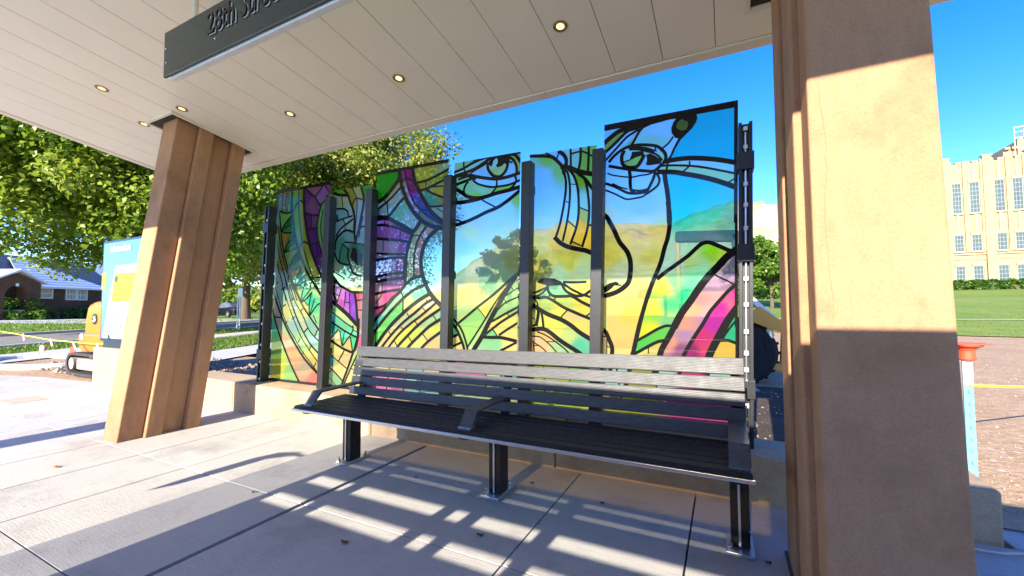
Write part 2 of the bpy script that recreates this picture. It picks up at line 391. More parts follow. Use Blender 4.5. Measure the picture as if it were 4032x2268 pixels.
def mount_mat():
    N = NT('mountain'); co = coords(N, 'World'); geo = N.n('ShaderNodeNewGeometry')
    f = noise(N, co, .006, 9, .68); f2 = noise(N, co, .03, 7, .7)
    veg = ramp(N, f2, [(.35, (.25, .265, .13)), (.65, (.40, .37, .20))])
    rock = ramp(N, f2, [(.3, (.30, .24, .205)), (.7, (.43, .355, .305))])
    c = mixc(N, ramp(N, f, [(.50, (0, 0, 0)), (.60, (1, 1, 1))]), veg, rock)
    N.surf(principled(N, c, .95, 0, .1, bump(N, f2, .6, 12))); return N.m
struct('mountain', mb, mount_mat(), smooth=True)

# ------------------------------------------------------------------ low concrete wall
wz = lambda x: .415 - .0105 * (x + 5)
wl = thing('concrete_wall', 'low tan concrete wall running behind the long bench under the glass panels', 'wall', (-3, 4, 0))
cuts = [-8.2, -6.75, -3.9, -1.5, .8, 1.57]
for a, b in zip(cuts[:-1], cuts[1:]):
    part('wall_section', MB().hexa([(a + .004, 3.885, -.1), (b - .004, 3.885, -.1), (b - .004, 4.38, -.1), (a + .004, 4.38, -.1)], [(a + .004, 3.885, wz(a)), (b - .004, 3.885, wz(b)), (b - .004, 4.38, wz(a)), (a + .004, 4.38, wz(a))]), MAT['wallc'], wl, bevel=.015)
part('wall_base', MB().box(-8.15, 3.90, -.1, 1.55, 4.37, .30), MAT['dark_gap'], wl)
kb = solo('concrete_block', MB().box(-11.25, 3.78, -.1, -9.3, 4.3, .80), MAT['wallc'], 'tan concrete plinth under the blue information board', 'plinth', (-10.3, 4, 0), bevel=.015)

# ------------------------------------------------------------------ canopy
SZ = lambda y: 4.444 - .1533 * y
roof = thing('canopy', 'large cream panelled shelter roof sloping down over the bench', 'canopy', (-3, 1, 4.2))
XS = [-8.42] + [-7.874 + .4367 * i for i in range(0, 24)]
Y0, Y1 = -2.05, 4.03
for a, b in zip(XS[:-1], XS[1:]):
    a2, b2 = a + .003, b - .003; y1 = Y1 - .006
    part('soffit_panel', MB().hexa([(a2, Y0, SZ(Y0)), (b2, Y0, SZ(Y0)), (b2, y1, SZ(y1)), (a2, y1, SZ(y1))], [(a2, Y0, SZ(Y0) + .03), (b2, Y0, SZ(Y0) + .03), (b2, y1, SZ(y1) + .03), (a2, y1, SZ(y1) + .03)]), MAT['soffit'], roof, bevel=.004)
xr = XS[-1]
def slab(x0, x1, y0, y1, dz0, dz1): return MB().hexa([(x0, y0, SZ(y0) + dz0), (x1, y0, SZ(y0) + dz0), (x1, y1, SZ(y1) + dz0), (x0, y1, SZ(y1) + dz0)], [(x0, y0, SZ(y0) + dz1), (x1, y0, SZ(y0) + dz1), (x1, y1, SZ(y1) + dz1), (x0, y1, SZ(y1) + dz1)])
TR = [-8.54] + [-8.54 + 2.3 * i for i in range(1, 5)] + [xr]
for a, b in zip(TR[:-1], TR[1:]): part('edge_trim', slab(a + .002, b - .002, Y1 + .004, 4.15, -.012, .04), MAT['trim'], roof, bevel=.006)
part('edge_trim', slab(-8.54, -8.425, Y0, Y1, -.01, .04), MAT['trim'], roof, bevel=.006)
part('roof_deck', slab(-8.5, xr, Y0 - .02, 4.11, .035, .34), MAT['dark_gap'], roof)
part('fascia', slab(-8.56, xr, 4.113, 4.16, .045, .36), MAT['trim'], roof)
part('fascia', slab(-8.56, xr, Y0 - .06, Y0 - .025, -.02, .36), MAT['trim'], roof)
for x0, x1, y0, y1 in ((-6.767, -6.103, 2.687, 3.769), (.20, 1.02, 2.50, 3.70)):
    for q in ((x0, x1, y0, y0 + .03), (x0, x1, y1 - .03, y1), (x0, x0 + .035, y0 + .031, y1 - .031), (x1 - .035, x1, y0 + .031, y1 - .031)):
        part('column_collar', slab(*q, -.03, -.002), MAT['trim'], roof)
    part('collar_recess', slab(x0 + .036, x1 - .036, y0 + .032, y1 - .032, -.008, -.003), MAT['dark_gap'], roof)
# recessed lights, lit
for i, (x, y, lab) in enumerate([(-1.187, 3.293, 'lit round recessed downlight nearest the right column'), (-2.965, 3.292, 'lit round recessed downlight above the middle of the glass panels'), (-4.701, 3.301, 'lit round recessed downlight between the hanging sign and the far roof edge'),
        (-5.934, 2.723, 'lit round recessed downlight just right of the left column head'), (-6.4, 2.131, 'lit round recessed downlight out on the left of the soffit, left of the sign'), (-6.872, 2.725, 'lit round recessed downlight just left of the left column head')]):
    t = thing('downlight', lab, 'downlight', (x, y, SZ(y)), 'downlights in the soffit')
    nrm = Vector((0, -.1533, -1)).normalized(); c = Vector((x, y, SZ(y)))
    part('trim_ring', MB().lathe(c, nrm, [(-.004, .034), (-.004, .062), (.007, .062), (.010, .055), (.003, .036)], 24), MAT['bronze'], t, smooth=False)
    part('lens', MB().lathe(c, nrm, [(-.003, .036), (.004, .035), (.0055, .02), (.0055, .001)], 20), MAT['lamp'], t)

# ------------------------------------------------------------------ leaning columns
def column(label, cx, k, lean, ysteps, halves, ztop):
    t = thing('shelter_column', label, 'column', (cx, ysteps[0] + .4, 0))
    for i in range(len(halves)):
        y0, y1, h = ysteps[i], ysteps[i + 1], halves[i]; e = .0015 * (i % 2)
        zt = ztop
        p = [(cx - h, y0 + e), (cx + h, y0 + e), (cx + h, y1 - e), (cx - h, y1 - e)]
        part(['front_pier', 'rib', 'recessed_core', 'rear_rib'][i], MB().hexa([(x, y, -.02) for x, y in p], [(x + k * zt, y + lean * zt, zt) for x, y in p]), MAT['tan'], t, bevel=.012)
    return t
column('tan concrete column leaning beside the blue information board', -6.505, .03, .113, [2.355, 2.60, 2.78, 3.02, 3.19], [.175, .235, .175, .258], 4.10)
column('large tan concrete column right of the bench', .59, .012, .095, [2.2, 2.39, 2.69, 2.88, 3.18], [.235, .272, .248, .274], 4.15)
def crack(pts, parent_name, w=.0011):
    mb = MB(); L = [(x - w, y, z) for x, y, z in pts]; R = [(x + w, y, z) for x, y, z in pts]; n = len(pts); mb.v = L + R; mb.f = [(i, n + i, n + i + 1, i + 1) for i in range(n - 1)]
    part('crack', mb, MAT['crackm'], parent_name)
colR = bpy.data.objects['shelter_column.001']
MAT['crackm'] = plain('crack_line', (.33, .18, .09), .95)
zz = [1.48 + .04 * i for i in range(30)]
crack([(.59 - .235 + .012 * z + .055 + .008 * math.sin(z * 9) + random.uniform(-.004, .004), 2.2 + .095 * z - .0015, z) for z in zz], colR)
m_ = MB()
m_.box(.33, 3.175, -.02, .87, 3.21, .012); m_.box(.30, 2.18, -.02, .345, 3.21, .012)
struct('sealant_joint', m_, MAT['seal'])

# ------------------------------------------------------------------ hanging street sign
sg = thing('hanging_sign', 'dark slate sign reading 28th Street hung under the soffit', 'sign', (-3, 1.76, 3.46))
part('sign_plate', MB().box(-4.108, 1.745, 3.467, -1.2, 1.765, 3.847), MAT['slate'], sg, bevel=.003)
part('sign_box', MB().box(-4.05, 1.767, 3.475, -1.25, 1.83, 3.82), MAT['white'], sg, bevel=.004)
part('light_bar', MB().box(-4.06, 1.768, 3.448, -1.24, 1.815, 3.473), MAT['white'], sg, bevel=.004)
for x in (-3.77, -1.6): part('hanger_rod', MB().tube([(x, 1.80, 3.80), (x, 1.80, SZ(1.80) + .01)], .024, 12), MAT['trim'], sg)
put_text('lettering_edge', '28th Street', MAT['white'], sg, (-3.447, 1.743, 3.622), .245, .001, .80)  # white copy set down and right as the letters' pale inner edges
put_text('lettering', '28th Street', MAT['letter'], sg, (-3.457, 1.735, 3.628), .245, .006, .80)
for x, z in ((-4.07, 3.70), (-4.06, 3.58), (-3.36, 3.575), (-2.45, 3.60)): part('rivet', MB().lathe((x, 1.744, z), (0, -1, 0), [(0, .008), (.006, .007), (.008, .003)], 8), MAT['chrome'], sg)

# ------------------------------------------------------------------ bench
bx0, bx1 = -3.55, .112
def bt(x, y, z): return (x, y, z + (x - bx0) / (bx1 - bx0) * .05 * max(0, (z - .56) / .58))
bench = thing('bench', 'long black slatted metal bench with three armrests in front of the art glass', 'bench', (-1.7, 3.1, 0))
yb = lambda z: 3.20 + (z - .57) / (1.143 - .57) * .14
for z1, z0 in ((1.143, 1.039), (1.024, .940), (.929, .849), (.838, .758), (.736, .658), (.642, .564)):
    b = [bt(bx0, yb(z0), z0), bt(bx1, yb(z0), z0), bt(bx1, yb(z0) + .03, z0 - .007), bt(bx0, yb(z0) + .03, z0 - .007)]
    t_ = [bt(bx0, yb(z1), z1), bt(bx1, yb(z1), z1), bt(bx1, yb(z1) + .03, z1 - .007), bt(bx0, yb(z1) + .03, z1 - .007)]
    part('back_slat', MB().hexa(b, t_), MAT['bench'], bench, bevel=.006)
sy = 2.60
for i in range(6):
    y0 = sy + i * .098
    part('seat_slat', MB().box(bx0, y0, .632, bx1, y0 + .088, .662), MAT['black'], bench, bevel=.008)
part('front_edge_strip', MB().box(bx0 - .01, 2.568, .618, bx1 + .012, 2.585, .640), MAT['alu'], bench, bevel=.002)
part('front_nosing', MB().hexa([(bx0, 2.586, .622), (bx1, 2.586, .622), (bx1, 2.60, .622), (bx0, 2.60, .622)], [(bx0, 2.586, .645), (bx1, 2.586, .645), (bx1, 2.60, .66), (bx0, 2.60, .66)]), MAT['black'], bench)
part('under_beam', MB().box(bx0 + .12, 3.07, .50, bx1 - .05, 3.17, .60), MAT['black'], bench, bevel=.006)
for x in (-3.44, -1.73, .055):
    lg = part('leg', MB().box(x - .055, 3.10, .022, x + .055, 3.24, .63), MAT['black'], bench, bevel=.006)
    part('leg_stripe', MB().box(x - .010, 3.088, .03, x + .004, 3.099, .60), MAT['alu'], lg)
    part('foot_plate', MB().box(x - .085, 3.02, 0.0, x + .075, 3.345, .022), MAT['steel'], lg, bevel=.003)
    for dx, dy in ((-.055, 3.055), (.05, 3.31)): part('anchor_bolt', MB().lathe((x + dx, dy, .02), (0, 0, 1), [(0, .022), (.018, .022), (.02, .012), (.045, .011)], 8), MAT['chrome'], lg)
    part('seat_bracket', MB().hexa([(x - .03, 2.62, .59), (x + .03, 2.62, .59), (x + .03, 3.2, .48), (x - .03, 3.2, .48)], [(x - .03, 2.62, .63), (x + .03, 2.62, .63), (x + .03, 3.2, .63), (x - .03, 3.2, .63)]), MAT['black'], bench)
    part('back_support', MB().hexa([(x - .03, 3.235, .50), (x + .03, 3.235, .50), (x + .03, 3.30, .50), (x - .03, 3.30, .50)], [(x - .03, 3.376, 1.12), (x + .03, 3.376, 1.12), (x + .03, 3.41, 1.12), (x - .03, 3.41, 1.12)]), MAT['black'], bench)
    w = .055; a = part('armrest', MB().hexa([(x - w, 2.655, .663), (x + w, 2.655, .663), (x + w, 2.67, .663), (x - w, 2.67, .663)], [(x - w, 2.74, .775), (x + w, 2.74, .775), (x + w, 2.765, .765), (x - w, 2.765, .765)]), MAT['bench'], bench, bevel=.004)
    part('arm_pad', MB().hexa([(x - w, 2.742, .762), (x + w, 2.742, .762), (x + w, 3.25, .770), (x - w, 3.25, .770)], [(x - w, 2.742, .777), (x + w, 2.742, .777), (x + w, 3.25, .785), (x - w, 3.25, .785)]), MAT['bench'], a, bevel=.004)
    part('arm_foot', MB().box(x - w, 2.645, .6625, x + w, 2.70, .670), MAT['alu'], a)
ART = {
 1: dict(q=[(-6.411, 0.44), (-5.251, 0.44), (-5.104, 3.414), (-6.319, 3.426)],
  l='''0.045:-6.319,3.407 -5.106,3.387|0.042:-6.291,3.416 -6.33,3.052|0.015:-6.18,3.395 -6.191,3.092|0.015:-6.088,3.389 -6.119,3.077|0.015:-6.027,3.388 -6.068,3.065|0.023:-5.973,3.388 -5.987,3.063|0.014:-6.241,3.334 -6.178,3.327|0.013:-6.096,3.303 -6.014,3.293|0.014:-6.194,3.173 -6.102,3.19|0.013:-6.042,3.196 -5.971,3.188|0.024:-6.243,3.091 -6.098,3.042 -5.977,3.049|0.036:-5.951,3.398 -5.961,3.187 -5.946,3.026 -5.911,2.837 -5.844,2.595 -5.781,2.434 -5.68,2.247 -5.58,2.089 -5.484,1.984 -5.37,1.854 -5.222,1.69|0.019:-5.809,3.393 -5.802,3.168 -5.775,2.903 -5.707,2.559 -5.625,2.347 -5.447,1.995|0.044:-5.682,3.389 -5.674,3.088 -5.617,2.758 -5.535,2.495 -5.417,2.259 -5.303,2.077 -5.229,1.975|0.023:-5.937,3.044 -5.793,3.206 -5.675,3.14|0.023:-5.81,2.403 -5.707,2.559 -5.583,2.528|0.022:-5.509,1.871 -5.438,1.995 -5.265,2.007|0.015:-5.438,1.995 -5.222,1.69|0.027:-6.253,3.085 -6.225,2.866 -6.188,2.675 -6.141,2.471 -6.074,2.281 -5.989,2.119 -5.863,1.893 -5.721,1.672|0.024:-6.192,2.782 -6.093,2.894 -5.945,2.999|0.017:-6.192,2.782 -6.09,2.814 -5.941,2.86|0.024:-6.191,2.769 -6.088,2.727 -5.908,2.731|0.02:-6.12,2.456 -6.023,2.582 -5.896,2.678|0.016:-6.109,2.442 -5.873,2.571|0.023:-6.109,2.429 -5.821,2.476|0.02:-6.02,2.16 -5.935,2.313 -5.81,2.41|0.016:-6.01,2.159 -5.758,2.303|0.023:-5.999,2.139 -5.871,2.153 -5.726,2.191|0.019:-5.863,1.893 -5.809,2.059 -5.716,2.172|0.016:-5.853,1.892 -5.646,2.053|0.022:-5.843,1.886 -5.728,1.915 -5.596,1.975|0.025:-5.653,3.372 -5.441,3.216 -5.309,3.085 -5.15,3.218|0.019:-5.432,3.221 -5.333,3.304 -5.235,3.387|0.024:-5.226,3.385 -5.115,3.226|0.022:-5.662,3.009 -5.472,2.95 -5.342,2.936|0.019:-5.509,2.941 -5.504,2.761|0.022:-5.608,2.757 -5.392,2.744|0.018:-5.535,2.507 -5.314,2.529|0.015:-5.418,2.297 -5.237,2.33|0.014:-5.386,2.497 -5.345,2.318|0.025:-5.291,3.083 -5.359,2.887 -5.373,2.711 -5.332,2.506 -5.237,2.311|0.015:-5.253,3.003 -5.286,2.855 -5.299,2.679 -5.241,2.499|0.017:-6.287,2.845 -6.228,2.624 -6.158,2.365 -6.07,2.162 -5.944,1.947 -5.798,1.673|0.017:-6.3,2.603 -6.218,2.329 -6.086,2.031 -5.896,1.674|0.017:-6.311,2.307 -6.188,2.034 -6.055,1.676|0.013:-6.178,2.36 -6.127,2.37|0.013:-6.171,2.153 -6.111,2.17|0.013:-6.151,1.848 -6.081,1.872|0.013:-6.003,1.949 -5.964,1.974|0.033:-6.369,1.809 -6.334,1.758 -6.148,1.426 -5.96,1.168 -5.68,0.871 -5.507,0.73 -5.245,0.56|0.03:-6.377,1.539 -6.334,1.438 -6.222,1.201 -6.072,0.944 -5.906,0.695 -5.706,0.442|0.017:-6.312,1.421 -6.127,1.406|0.014:-6.318,1.905 -6.218,1.677 -6.044,1.335 -5.84,1.107 -5.642,0.898 -5.267,0.585|0.014:-6.211,2.102 -6.057,1.727 -5.868,1.389 -5.687,1.124 -5.494,0.93 -5.238,0.7|0.022:-6.109,2.097 -5.977,1.739 -5.831,1.466 -5.632,1.188 -5.459,1.006 -5.238,0.855|0.016:-6.026,2.041 -5.857,1.685 -5.657,1.441 -5.501,1.216 -5.242,1.038|0.025:-5.965,2.013 -5.721,1.658 -5.507,1.429 -5.246,1.185|0.015:-6.162,1.848 -6.082,1.885|0.015:-5.955,1.661 -5.877,1.712|0.015:-6.123,1.584 -6.063,1.616|0.015:-5.897,1.389 -5.849,1.428|0.019:-5.632,1.188 -5.54,1.266|0.014:-5.751,1.046 -5.715,1.098|0.014:-5.512,0.929 -5.468,0.993|0.014:-5.642,0.873 -5.633,0.905|0.014:-5.396,0.699 -5.352,0.757|0.018:-5.389,1.144 -5.337,1.232|0.015:-6.054,1.322 -6.015,1.355|0.014:-5.698,1.518 -5.661,1.556|0.015:-6.298,1.931 -6.248,1.97|0.019:-5.72,1.645 -5.668,1.824 -5.596,1.956|0.016:-5.711,1.652 -5.499,1.839|0.022:-5.711,1.639 -5.589,1.695 -5.47,1.788|0.019:-5.517,1.442 -5.521,1.618 -5.479,1.769|0.015:-5.511,1.442 -5.412,1.686|0.018:-5.507,1.436 -5.364,1.592 -5.256,1.628|0.014:-5.664,1.683 -5.549,1.593|0.014:-5.434,1.455 -5.358,1.343''',
  b='''''',
  o=[],
  s='''-6.145,3.248,150,120,20 -6.137,3.005,110,190,50 -6.032,2.902,10,90,20 -6.049,2.783,10,150,40 -5.883,3.244,90,185,40 -5.893,2.914,80,190,20 -5.806,2.618,120,205,100 -5.724,2.443,140,190,50 -5.64,2.181,190,200,50 -5.521,1.985,190,225,120 -5.747,3.266,110,140,10 -5.725,2.833,135,155,10 -5.609,2.436,150,160,10 -5.432,2.108,190,195,40 -5.372,1.904,180,225,120 -5.592,3.247,70,10,90 -5.443,3.293,130,50,100 -5.295,3.236,140,70,150 -5.171,3.334,160,50,100 -5.476,3.13,110,40,90 -5.583,2.884,60,0,80 -5.432,2.844,90,30,80 -5.502,2.671,60,0,80 -5.421,2.423,60,0,90 -5.343,2.229,90,0,90 -5.302,2.781,90,170,60 -6.106,2.668,180,130,10 -6.003,2.607,20,110,20 -5.98,2.487,40,180,40 -5.957,2.393,120,160,30 -6.076,2.361,110,170,30 -5.895,2.311,10,90,20 -5.872,2.205,20,170,50 -5.928,2.103,190,130,10 -5.772,2.097,10,110,40 -5.749,1.993,90,220,170 -6.25,2.68,110,120,10 -6.155,2.272,130,120,20 -6.185,1.941,180,225,190 -6.021,1.884,170,215,200 -5.925,1.999,170,200,60 -5.784,1.852,215,225,110 -5.65,1.874,20,205,140 -5.609,1.733,100,225,150 -5.477,1.693,20,205,150 -5.437,1.567,70,220,150 -5.407,1.843,190,230,140 -6.16,1.795,160,230,170 -5.959,1.817,160,205,190 -5.854,1.595,170,205,190 -5.754,1.466,215,220,150 -5.622,1.53,230,225,120 -5.99,1.531,225,225,120 -5.559,1.278,150,205,170 -6.04,1.205,170,225,150 -5.845,1.261,160,205,180 -5.572,1.089,200,230,130 -5.419,0.895,235,225,120 -5.78,1.045,180,220,130 -5.452,0.745,245,205,90 -6.275,1.558,235,195,150 -6.078,1.139,235,180,130 -5.834,0.89,245,175,110 -5.542,0.653,205,175,120 -5.446,0.511,245,110,90 -6.326,1.199,90,215,140 -6.234,0.938,190,230,90 -6.224,0.638,245,235,40 -5.92,0.528,150,215,100 -5.395,1.393,160,225,130 -5.354,1.195,170,225,190'''),
 2: dict(q=[(-5.115, 0.44), (-4.354, 0.44), (-4.29, 3.251), (-5.027, 3.264)],
  l='''0.039:-5.029,3.223 -4.921,3.183 -4.768,3.163|0.034:-4.838,3.261 -4.751,3.167 -4.699,3.051 -4.647,2.949 -4.612,2.825 -4.617,2.669 -4.598,2.524|0.017:-4.668,3.258 -4.584,3.11 -4.566,2.988 -4.579,2.809 -4.6,2.62|0.036:-4.495,3.254 -4.438,3.068 -4.467,2.893 -4.528,2.661 -4.589,2.476|0.02:-4.656,3.01 -4.592,3.093 -4.453,3.058|0.015:-4.878,3.171 -4.84,2.982|0.023:-5.036,2.987 -4.849,2.977 -4.746,2.923 -4.728,2.848 -4.654,2.853|0.021:-5.042,2.784 -4.863,2.825 -4.654,2.853|0.015:-4.846,2.824 -4.776,2.732|0.026:-4.978,2.59 -4.877,2.692 -4.76,2.749 -4.644,2.804|0.012:-4.793,2.709 -4.792,2.673|0.029:-4.991,2.395 -4.977,2.529 -4.876,2.619 -4.758,2.657 -4.641,2.623|0.026:-5.009,2.384 -4.954,2.258 -4.867,2.192 -4.715,2.161|0.028:-4.72,2.389 -4.734,2.282 -4.682,2.147 -4.614,2.037 -4.468,1.996|0.017:-4.839,2.47 -4.719,2.377|0.018:-4.839,2.47 -4.887,2.351 -4.902,2.231|0.02:-4.805,2.492 -4.622,2.466 -4.332,2.41|0.015:-5.063,2.124 -4.932,2.038 -4.812,1.985|0.034:-5.065,2.048 -5,1.991 -4.878,1.878 -4.709,1.802 -4.61,1.774 -4.324,1.768|0.022:-4.528,2.673 -4.337,2.691|0.017:-4.45,2.82 -4.526,2.542|0.017:-4.618,2.251 -4.535,2.175 -4.391,2.133|0.038:-4.982,1.93 -5.004,1.772 -4.941,1.638|0.015:-4.852,1.841 -4.892,1.734 -4.933,1.638|0.014:-4.767,1.785 -4.781,1.648 -4.803,1.529|0.014:-4.691,1.76 -4.677,1.434|0.012:-4.978,1.759 -4.892,1.722|0.011:-4.78,1.642 -4.689,1.623|0.052:-5.076,1.685 -5.045,1.663 -4.888,1.565 -4.719,1.458 -4.553,1.33|0.036:-4.593,1.764 -4.558,1.611 -4.529,1.33 -4.518,1.179|0.016:-4.575,1.658 -4.384,1.673|0.011:-4.541,1.528 -4.381,1.522|0.017:-5.082,1.52 -4.937,1.445 -4.766,1.35 -4.617,1.282|0.025:-5.086,1.383 -4.9,1.289 -4.714,1.209 -4.534,1.149|0.02:-4.618,1.305 -4.616,1.247 -4.664,1.175|0.021:-5.045,1.651 -5.034,1.541 -5.083,1.383|0.012:-4.6,1.247 -4.535,1.225|0.013:-5.042,1.117 -4.985,1.3|0.017:-5.051,1.117 -4.899,1.253|0.017:-4.827,1.028 -4.873,1.241|0.013:-4.819,1.029 -4.781,1.22|0.017:-4.81,1.023 -4.68,1.163|0.017:-4.62,0.966 -4.664,1.152|0.017:-4.595,0.967 -4.542,1.132|0.031:-5.094,1.113 -4.929,1.037 -4.759,0.972 -4.595,0.955 -4.518,1.144 -4.506,1.4|0.017:-4.784,0.953 -4.89,0.806|0.031:-4.611,0.931 -4.705,0.716 -4.8,0.522 -4.832,0.44|0.014:-5.1,0.919 -4.89,0.8 -4.705,0.704|0.017:-5.106,0.736 -4.954,0.641 -4.784,0.523|0.014:-5.111,0.591 -4.916,0.442|0.013:-5.024,0.673 -5.11,0.606|0.02:-4.499,0.959 -4.656,0.707 -4.783,0.476|0.011:-4.656,0.719 -4.607,0.71|0.016:-4.468,1.007 -4.526,0.658 -4.581,0.44|0.013:-4.592,0.769 -4.368,0.691''',
  b='''-4.637,2.407 -4.539,2.365 -4.457,2.277 -4.463,2.136 -4.551,2.152 -4.651,2.229 -4.684,2.279''',
  o=[],
  s='''-4.922,3.232,80,180,0 -4.701,3.173,165,160,20 -4.536,3.152,190,205,120 -4.36,3.225,40,190,20 -4.8,3.088,190,205,130 -4.615,2.993,180,180,60 -4.515,2.898,170,215,205 -4.588,2.882,170,210,200 -4.713,2.944,165,215,206 -4.864,2.899,120,190,182 -4.895,2.743,140,195,187 -4.727,2.788,150,205,196 -4.709,2.689,150,205,196 -4.707,2.581,120,180,172 -4.873,2.497,60,150,110 -4.819,2.323,40,130,70 -4.62,2.37,30,110,60 -4.493,2.539,150,200,192 -4.78,2.043,140,195,130 -4.612,1.894,245,240,150 -4.862,1.926,225,230,120 -4.449,2.773,200,190,225 -4.911,1.819,215,140,225 -4.824,1.733,225,120,215 -4.74,1.707,190,60,220 -4.639,1.588,150,50,210 -4.856,1.625,205,70,190 -4.737,1.553,200,90,210 -4.942,1.698,240,170,215 -4.527,1.704,235,70,110 -4.509,1.587,220,130,140 -4.505,1.353,190,160,140 -4.853,1.469,215,235,140 -4.85,1.349,110,220,150 -5.008,1.566,130,220,130 -5.041,1.468,70,205,150 -4.583,1.212,90,215,140 -5.036,1.238,20,190,140 -4.95,1.228,40,205,150 -4.83,1.159,40,215,150 -4.746,1.138,90,225,150 -4.597,1.083,60,220,130 -4.93,1.108,230,210,120 -4.711,1.033,230,190,110 -4.876,0.931,240,215,120 -4.707,0.856,245,205,130 -5.045,0.864,90,190,150 -4.921,0.691,220,210,110 -5.021,0.565,130,195,120 -4.834,0.555,225,215,130 -4.593,0.862,220,235,120 -4.517,1.063,235,90,140'''),
 3: dict(q=[(-4.301, 0.44), (-3.072, 0.44), (-3.007, 3.396), (-4.203, 3.41)],
  l='''0.042:-4.202,3.389 -3.008,3.376|0.052:-4.218,2.981 -4.064,3.035 -3.945,3.123 -3.843,3.224 -3.8,3.274 -3.809,3.378|0.029:-4.221,2.87 -4.018,2.971 -3.885,3.058 -3.77,3.146|0.036:-4.225,2.754 -4.001,2.774 -3.869,2.874 -3.754,2.974 -3.697,3.001|0.016:-4.01,2.97 -3.994,2.808|0.013:-4.079,3.013 -4.018,2.971|0.05:-3.801,3.377 -3.771,3.202 -3.712,3.048 -3.639,2.905 -3.541,2.772 -3.416,2.66 -3.269,2.581 -3.035,2.526|0.018:-3.712,3.375 -3.692,3.248 -3.641,3.083 -3.556,2.917 -3.445,2.805 -3.296,2.692 -3.035,2.549|0.049:-3.58,3.371 -3.544,3.204 -3.46,3.038 -3.364,2.884 -3.256,2.742 -3.035,2.57|0.015:-3.742,3.198 -3.692,3.248 -3.572,3.202|0.015:-3.471,2.742 -3.445,2.805 -3.336,2.793|0.029:-3.53,3.163 -3.352,3.177 -3.18,3.217 -3.01,3.267|0.029:-3.46,3.06 -3.351,3.067 -3.219,3.104 -3.037,3.154|0.012:-3.366,3.168 -3.362,3.08|0.017:-3.378,3.06 -3.271,3.079 -3.037,3.063|0.026:-3.351,3.057 -3.244,2.988 -3.037,2.904|0.024:-3.337,2.837 -3.217,2.823 -3.036,2.819|0.012:-3.191,2.799 -3.036,2.708|0.021:-3.31,2.812 -3.204,2.704 -3.036,2.613|0.051:-4.224,2.785 -4.015,2.759 -3.823,2.666 -3.679,2.597 -3.566,2.537 -3.457,2.642 -3.416,2.66|0.016:-4.053,2.734 -4.044,2.664|0.031:-4.227,2.686 -4.014,2.655 -3.851,2.612 -3.594,2.512|0.013:-3.779,2.555 -3.785,2.449|0.033:-4.233,2.499 -3.967,2.463 -3.792,2.439 -3.635,2.405|0.045:-3.566,2.531 -3.607,2.436 -3.648,2.328 -3.675,2.186 -3.687,1.945|0.015:-3.566,2.482 -3.442,2.488 -3.348,2.578|0.025:-3.349,2.589 -3.442,2.488 -3.51,2.362 -3.543,2.233 -3.549,2.103 -3.541,1.94|0.012:-3.429,2.476 -3.381,2.364|0.049:-3.164,2.55 -3.321,2.435 -3.387,2.332 -3.427,2.205 -3.433,2.064 -3.398,1.935|0.013:-4.072,2.46 -4.077,2.312|0.026:-4.24,2.298 -4.009,2.273 -3.676,2.247|0.031:-4.243,2.198 -3.964,2.214 -3.676,2.208|0.038:-3.697,2.187 -3.709,2.055 -3.701,1.922 -3.672,1.856|0.022:-3.556,2.158 -3.541,1.917|0.053:-3.433,2.118 -3.412,1.988 -3.344,1.825 -3.251,1.695 -3.083,1.547|0.013:-3.825,2.172 -3.831,2.027|0.031:-4.251,1.97 -3.962,1.999 -3.73,2.012|0.034:-4.253,1.896 -3.961,1.931 -3.715,1.945|0.011:-4.087,1.902 -4.085,1.765|0.031:-4.259,1.734 -3.989,1.775 -3.785,1.792|0.013:-4.078,1.754 -4.182,1.619|0.029:-4.265,1.549 -4.046,1.584 -3.885,1.705|0.013:-4.135,1.55 -4.134,1.482|0.038:-4.273,1.285 -4.179,1.414 -4.03,1.55 -3.885,1.683 -3.756,1.781 -3.672,1.867 -3.534,1.939 -3.425,1.956|0.036:-4.277,1.164 -4.192,1.255 -4.073,1.381 -3.898,1.538 -3.713,1.681 -3.56,1.776 -3.384,1.837|0.018:-3.785,1.77 -3.727,1.703 -3.726,1.516|0.019:-4.273,1.287 -4.207,1.243 -4.197,1.062|0.043:-4.279,0.934 -4.174,1.063 -4.041,1.213 -3.896,1.35 -3.753,1.461 -3.614,1.559 -3.45,1.655 -3.317,1.718|0.03:-4.217,0.881 -4.054,1.062 -3.923,1.194 -3.78,1.318 -3.64,1.418 -3.503,1.505 -3.369,1.601 -3.238,1.663|0.027:-4.096,0.887 -3.936,1.066 -3.779,1.219 -3.612,1.342 -3.449,1.441 -3.289,1.548 -3.198,1.61|0.032:-3.949,0.894 -3.792,1.066 -3.638,1.201 -3.502,1.312 -3.341,1.42 -3.083,1.562|0.034:-3.762,0.914 -3.61,1.072 -3.447,1.206 -3.288,1.326 -3.082,1.433|0.031:-3.553,0.914 -3.392,1.07 -3.261,1.169 -3.082,1.277|0.013:-3.96,1.237 -3.93,1.205|0.012:-3.655,1.483 -3.627,1.44|0.012:-3.53,1.387 -3.489,1.344|0.012:-3.416,1.559 -3.369,1.521|0.012:-3.25,1.474 -3.184,1.39|0.012:-3.638,1.19 -3.569,1.117|0.012:-3.393,1.218 -3.32,1.135|0.013:-3.752,1.302 -3.723,1.275|0.013:-3.864,1.118 -3.821,1.065|0.012:-3.35,1.654 -3.323,1.622|0.027:-4.278,0.889 -3.08,0.886|0.015:-3.92,0.895 -4.001,0.44|0.015:-3.636,0.899 -3.715,0.463|0.014:-3.365,0.891 -3.442,0.486|0.018:-4.294,0.661 -3.08,0.66''',
  b='''''',
  o=[],
